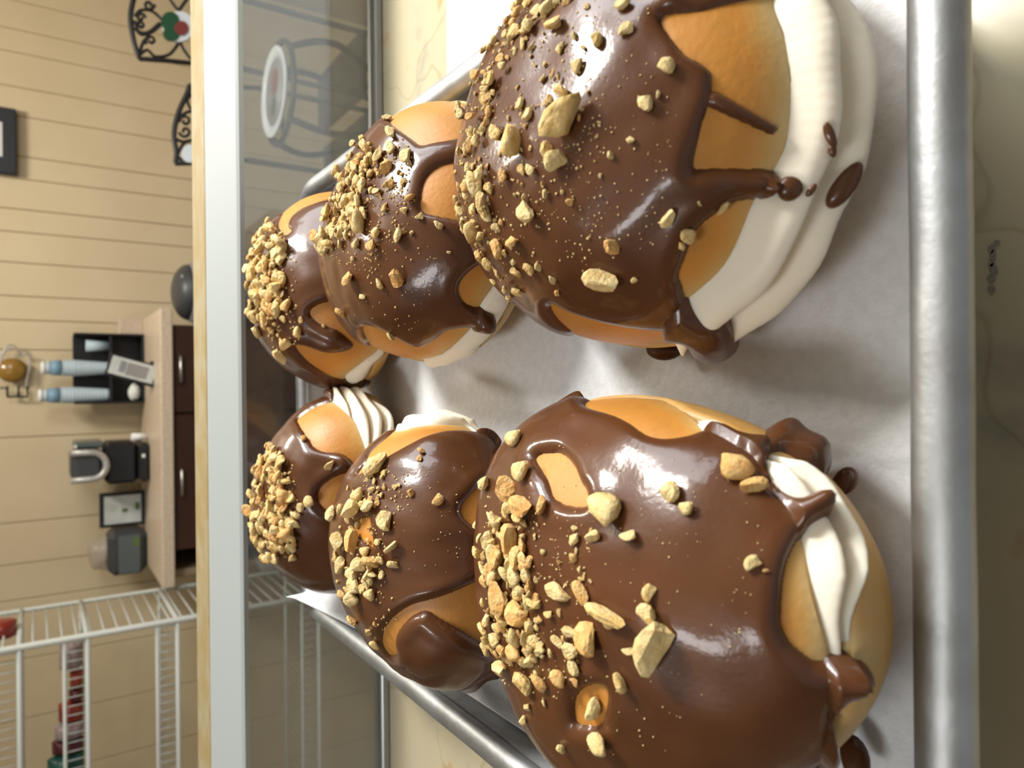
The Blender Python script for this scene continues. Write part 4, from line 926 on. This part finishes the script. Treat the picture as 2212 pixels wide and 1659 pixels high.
# ------------------------------------------------------------------ white wire rack with snack bags
RY0, RY1, RX = 2.2, 2.56, -.652; RXL = -1.75
rk = empty('wire_rack', ((RX+RXL)/2, (RY0+RY1)/2, FLOOR), 'tall white wire shelving rack with snack bags left of the counter', 'wire rack')
for X_ in (RX, RXL):
    for Y_ in (RY0, RY1):
        child_local(tube('post', [(X_, Y_, FLOOR), (X_, Y_, .55)], .0085 if Y_ == RY0 else .0065, 'wire_white', None, 10), rk)
ZS = [aty(v_, 1500, RY0)[2] for v_ in (42, 190, 385, 690)]
zz = .5; k = 0
while zz > FLOOR+.05:
    child_local(tube('rung', [(RX, RY0, zz), (RX, RY1, zz)], .0026, 'wire_white', None, 6), rk); zz -= .032
for zs in ZS:
    sh = child_local(tube('shelf', [(RX, RY0, zs), (RXL, RY0, zs)], .0062, 'wire_white', None, 8), rk)
    def sub(o): o.parent = sh; return o
    sub(tube('lip_bar', [(RX, RY0, zs+.052), (RXL, RY0, zs+.052)], .0045, 'wire_white', None, 8))
    sub(tube('back_bar', [(RX, RY1, zs), (RXL, RY1, zs)], .005, 'wire_white', None, 8))
    for Y_ in (RY0,):
        sub(tube('end_bar', [(RX, RY0, zs), (RX, RY1, zs)], .007, 'wire_white', None, 8))
    parts = []
    xx = RX-.012
    while xx > RXL:
        parts.append(tubeg([(xx, RY0, zs+.052), (xx, RY0, zs), (xx-.004, RY1, zs)], .0016, 5)); xx -= .0235
    V, Fc = join(parts); sub(mk('wire_slats', V, Fc, 'wire_white'))['kind'] = 'stuff'
def bag(name, v0, v1, y0, y1, Yc, dep, m, lab, cat, top=None):
    vm = (v0+v1)/2; ym = (y0+y1)/2
    x1 = aty(vm, y0, Yc)[0]; x0 = aty(vm, y1, Yc)[0]; z1 = aty(v0, ym, Yc)[2]; z0 = ZS[1]+.0075 if v1 > 100 else ZS[0]+.0075
    n_, m_ = 14, 20; g = []; no = SNoise(int(y0), 9)
    for i in range(n_):
        s_ = -1+2*i/(n_-1); row = []
        for k_ in range(m_):
            a_ = 2*math.pi*k_/m_; wx = (1-.10*s_**4); wd = (1-s_**2)**.6+.03
            p = np.array([(x0+x1)/2+(x1-x0)/2*wx*np.sign(math.cos(a_))*abs(math.cos(a_))**.6, Yc+dep/2*wd*math.sin(a_), (z0+z1)/2+(z1-z0)/2*s_])
            p[:2] += .003*no(p[None])[0]; row.append(p)
        g.append(row)
    o, _ = mkgrid(name, np.array(g), m, None, cap_first=True, cap_last=True); fixn(o); tag(o, lab, cat, 'snack bags on the wire rack')
    return o
for k, (v0, y0, y1, m, lab) in enumerate([(128, 1385, 1443, 'bag_clear', 'clear snack bag with dark filling at the right end of the shelf'), (150, 1445, 1480, 'bag_red', 'short red snack bag standing next to the clear bag'), (148, 1482, 1512, 'bag_maroon', 'narrow maroon snack bag between two red bags'), (126, 1514, 1556, 'bag_red', 'tall red snack bag in the middle of the bag row'), (118, 1558, 1592, 'bag_clear', 'pink and white snack bag beside the tall red bag'), (112, 1594, 1624, 'bag_maroon', 'dark maroon snack bag just right of the green bag'), (102, 1626, 1690, 'bag_green', 'dark green snack bag at the left picture edge of the row')]):
    bag('snack_bag', v0, 190, y0, y1, RY0+.06+.008*(k % 2), .07, m, lab, 'snack bag')
bag('snack_bag', -30, 42, 1338, 1378, RY0+.17, .10, 'bag_red', 'bright red snack bag alone on the upper rack shelf', 'snack bag')
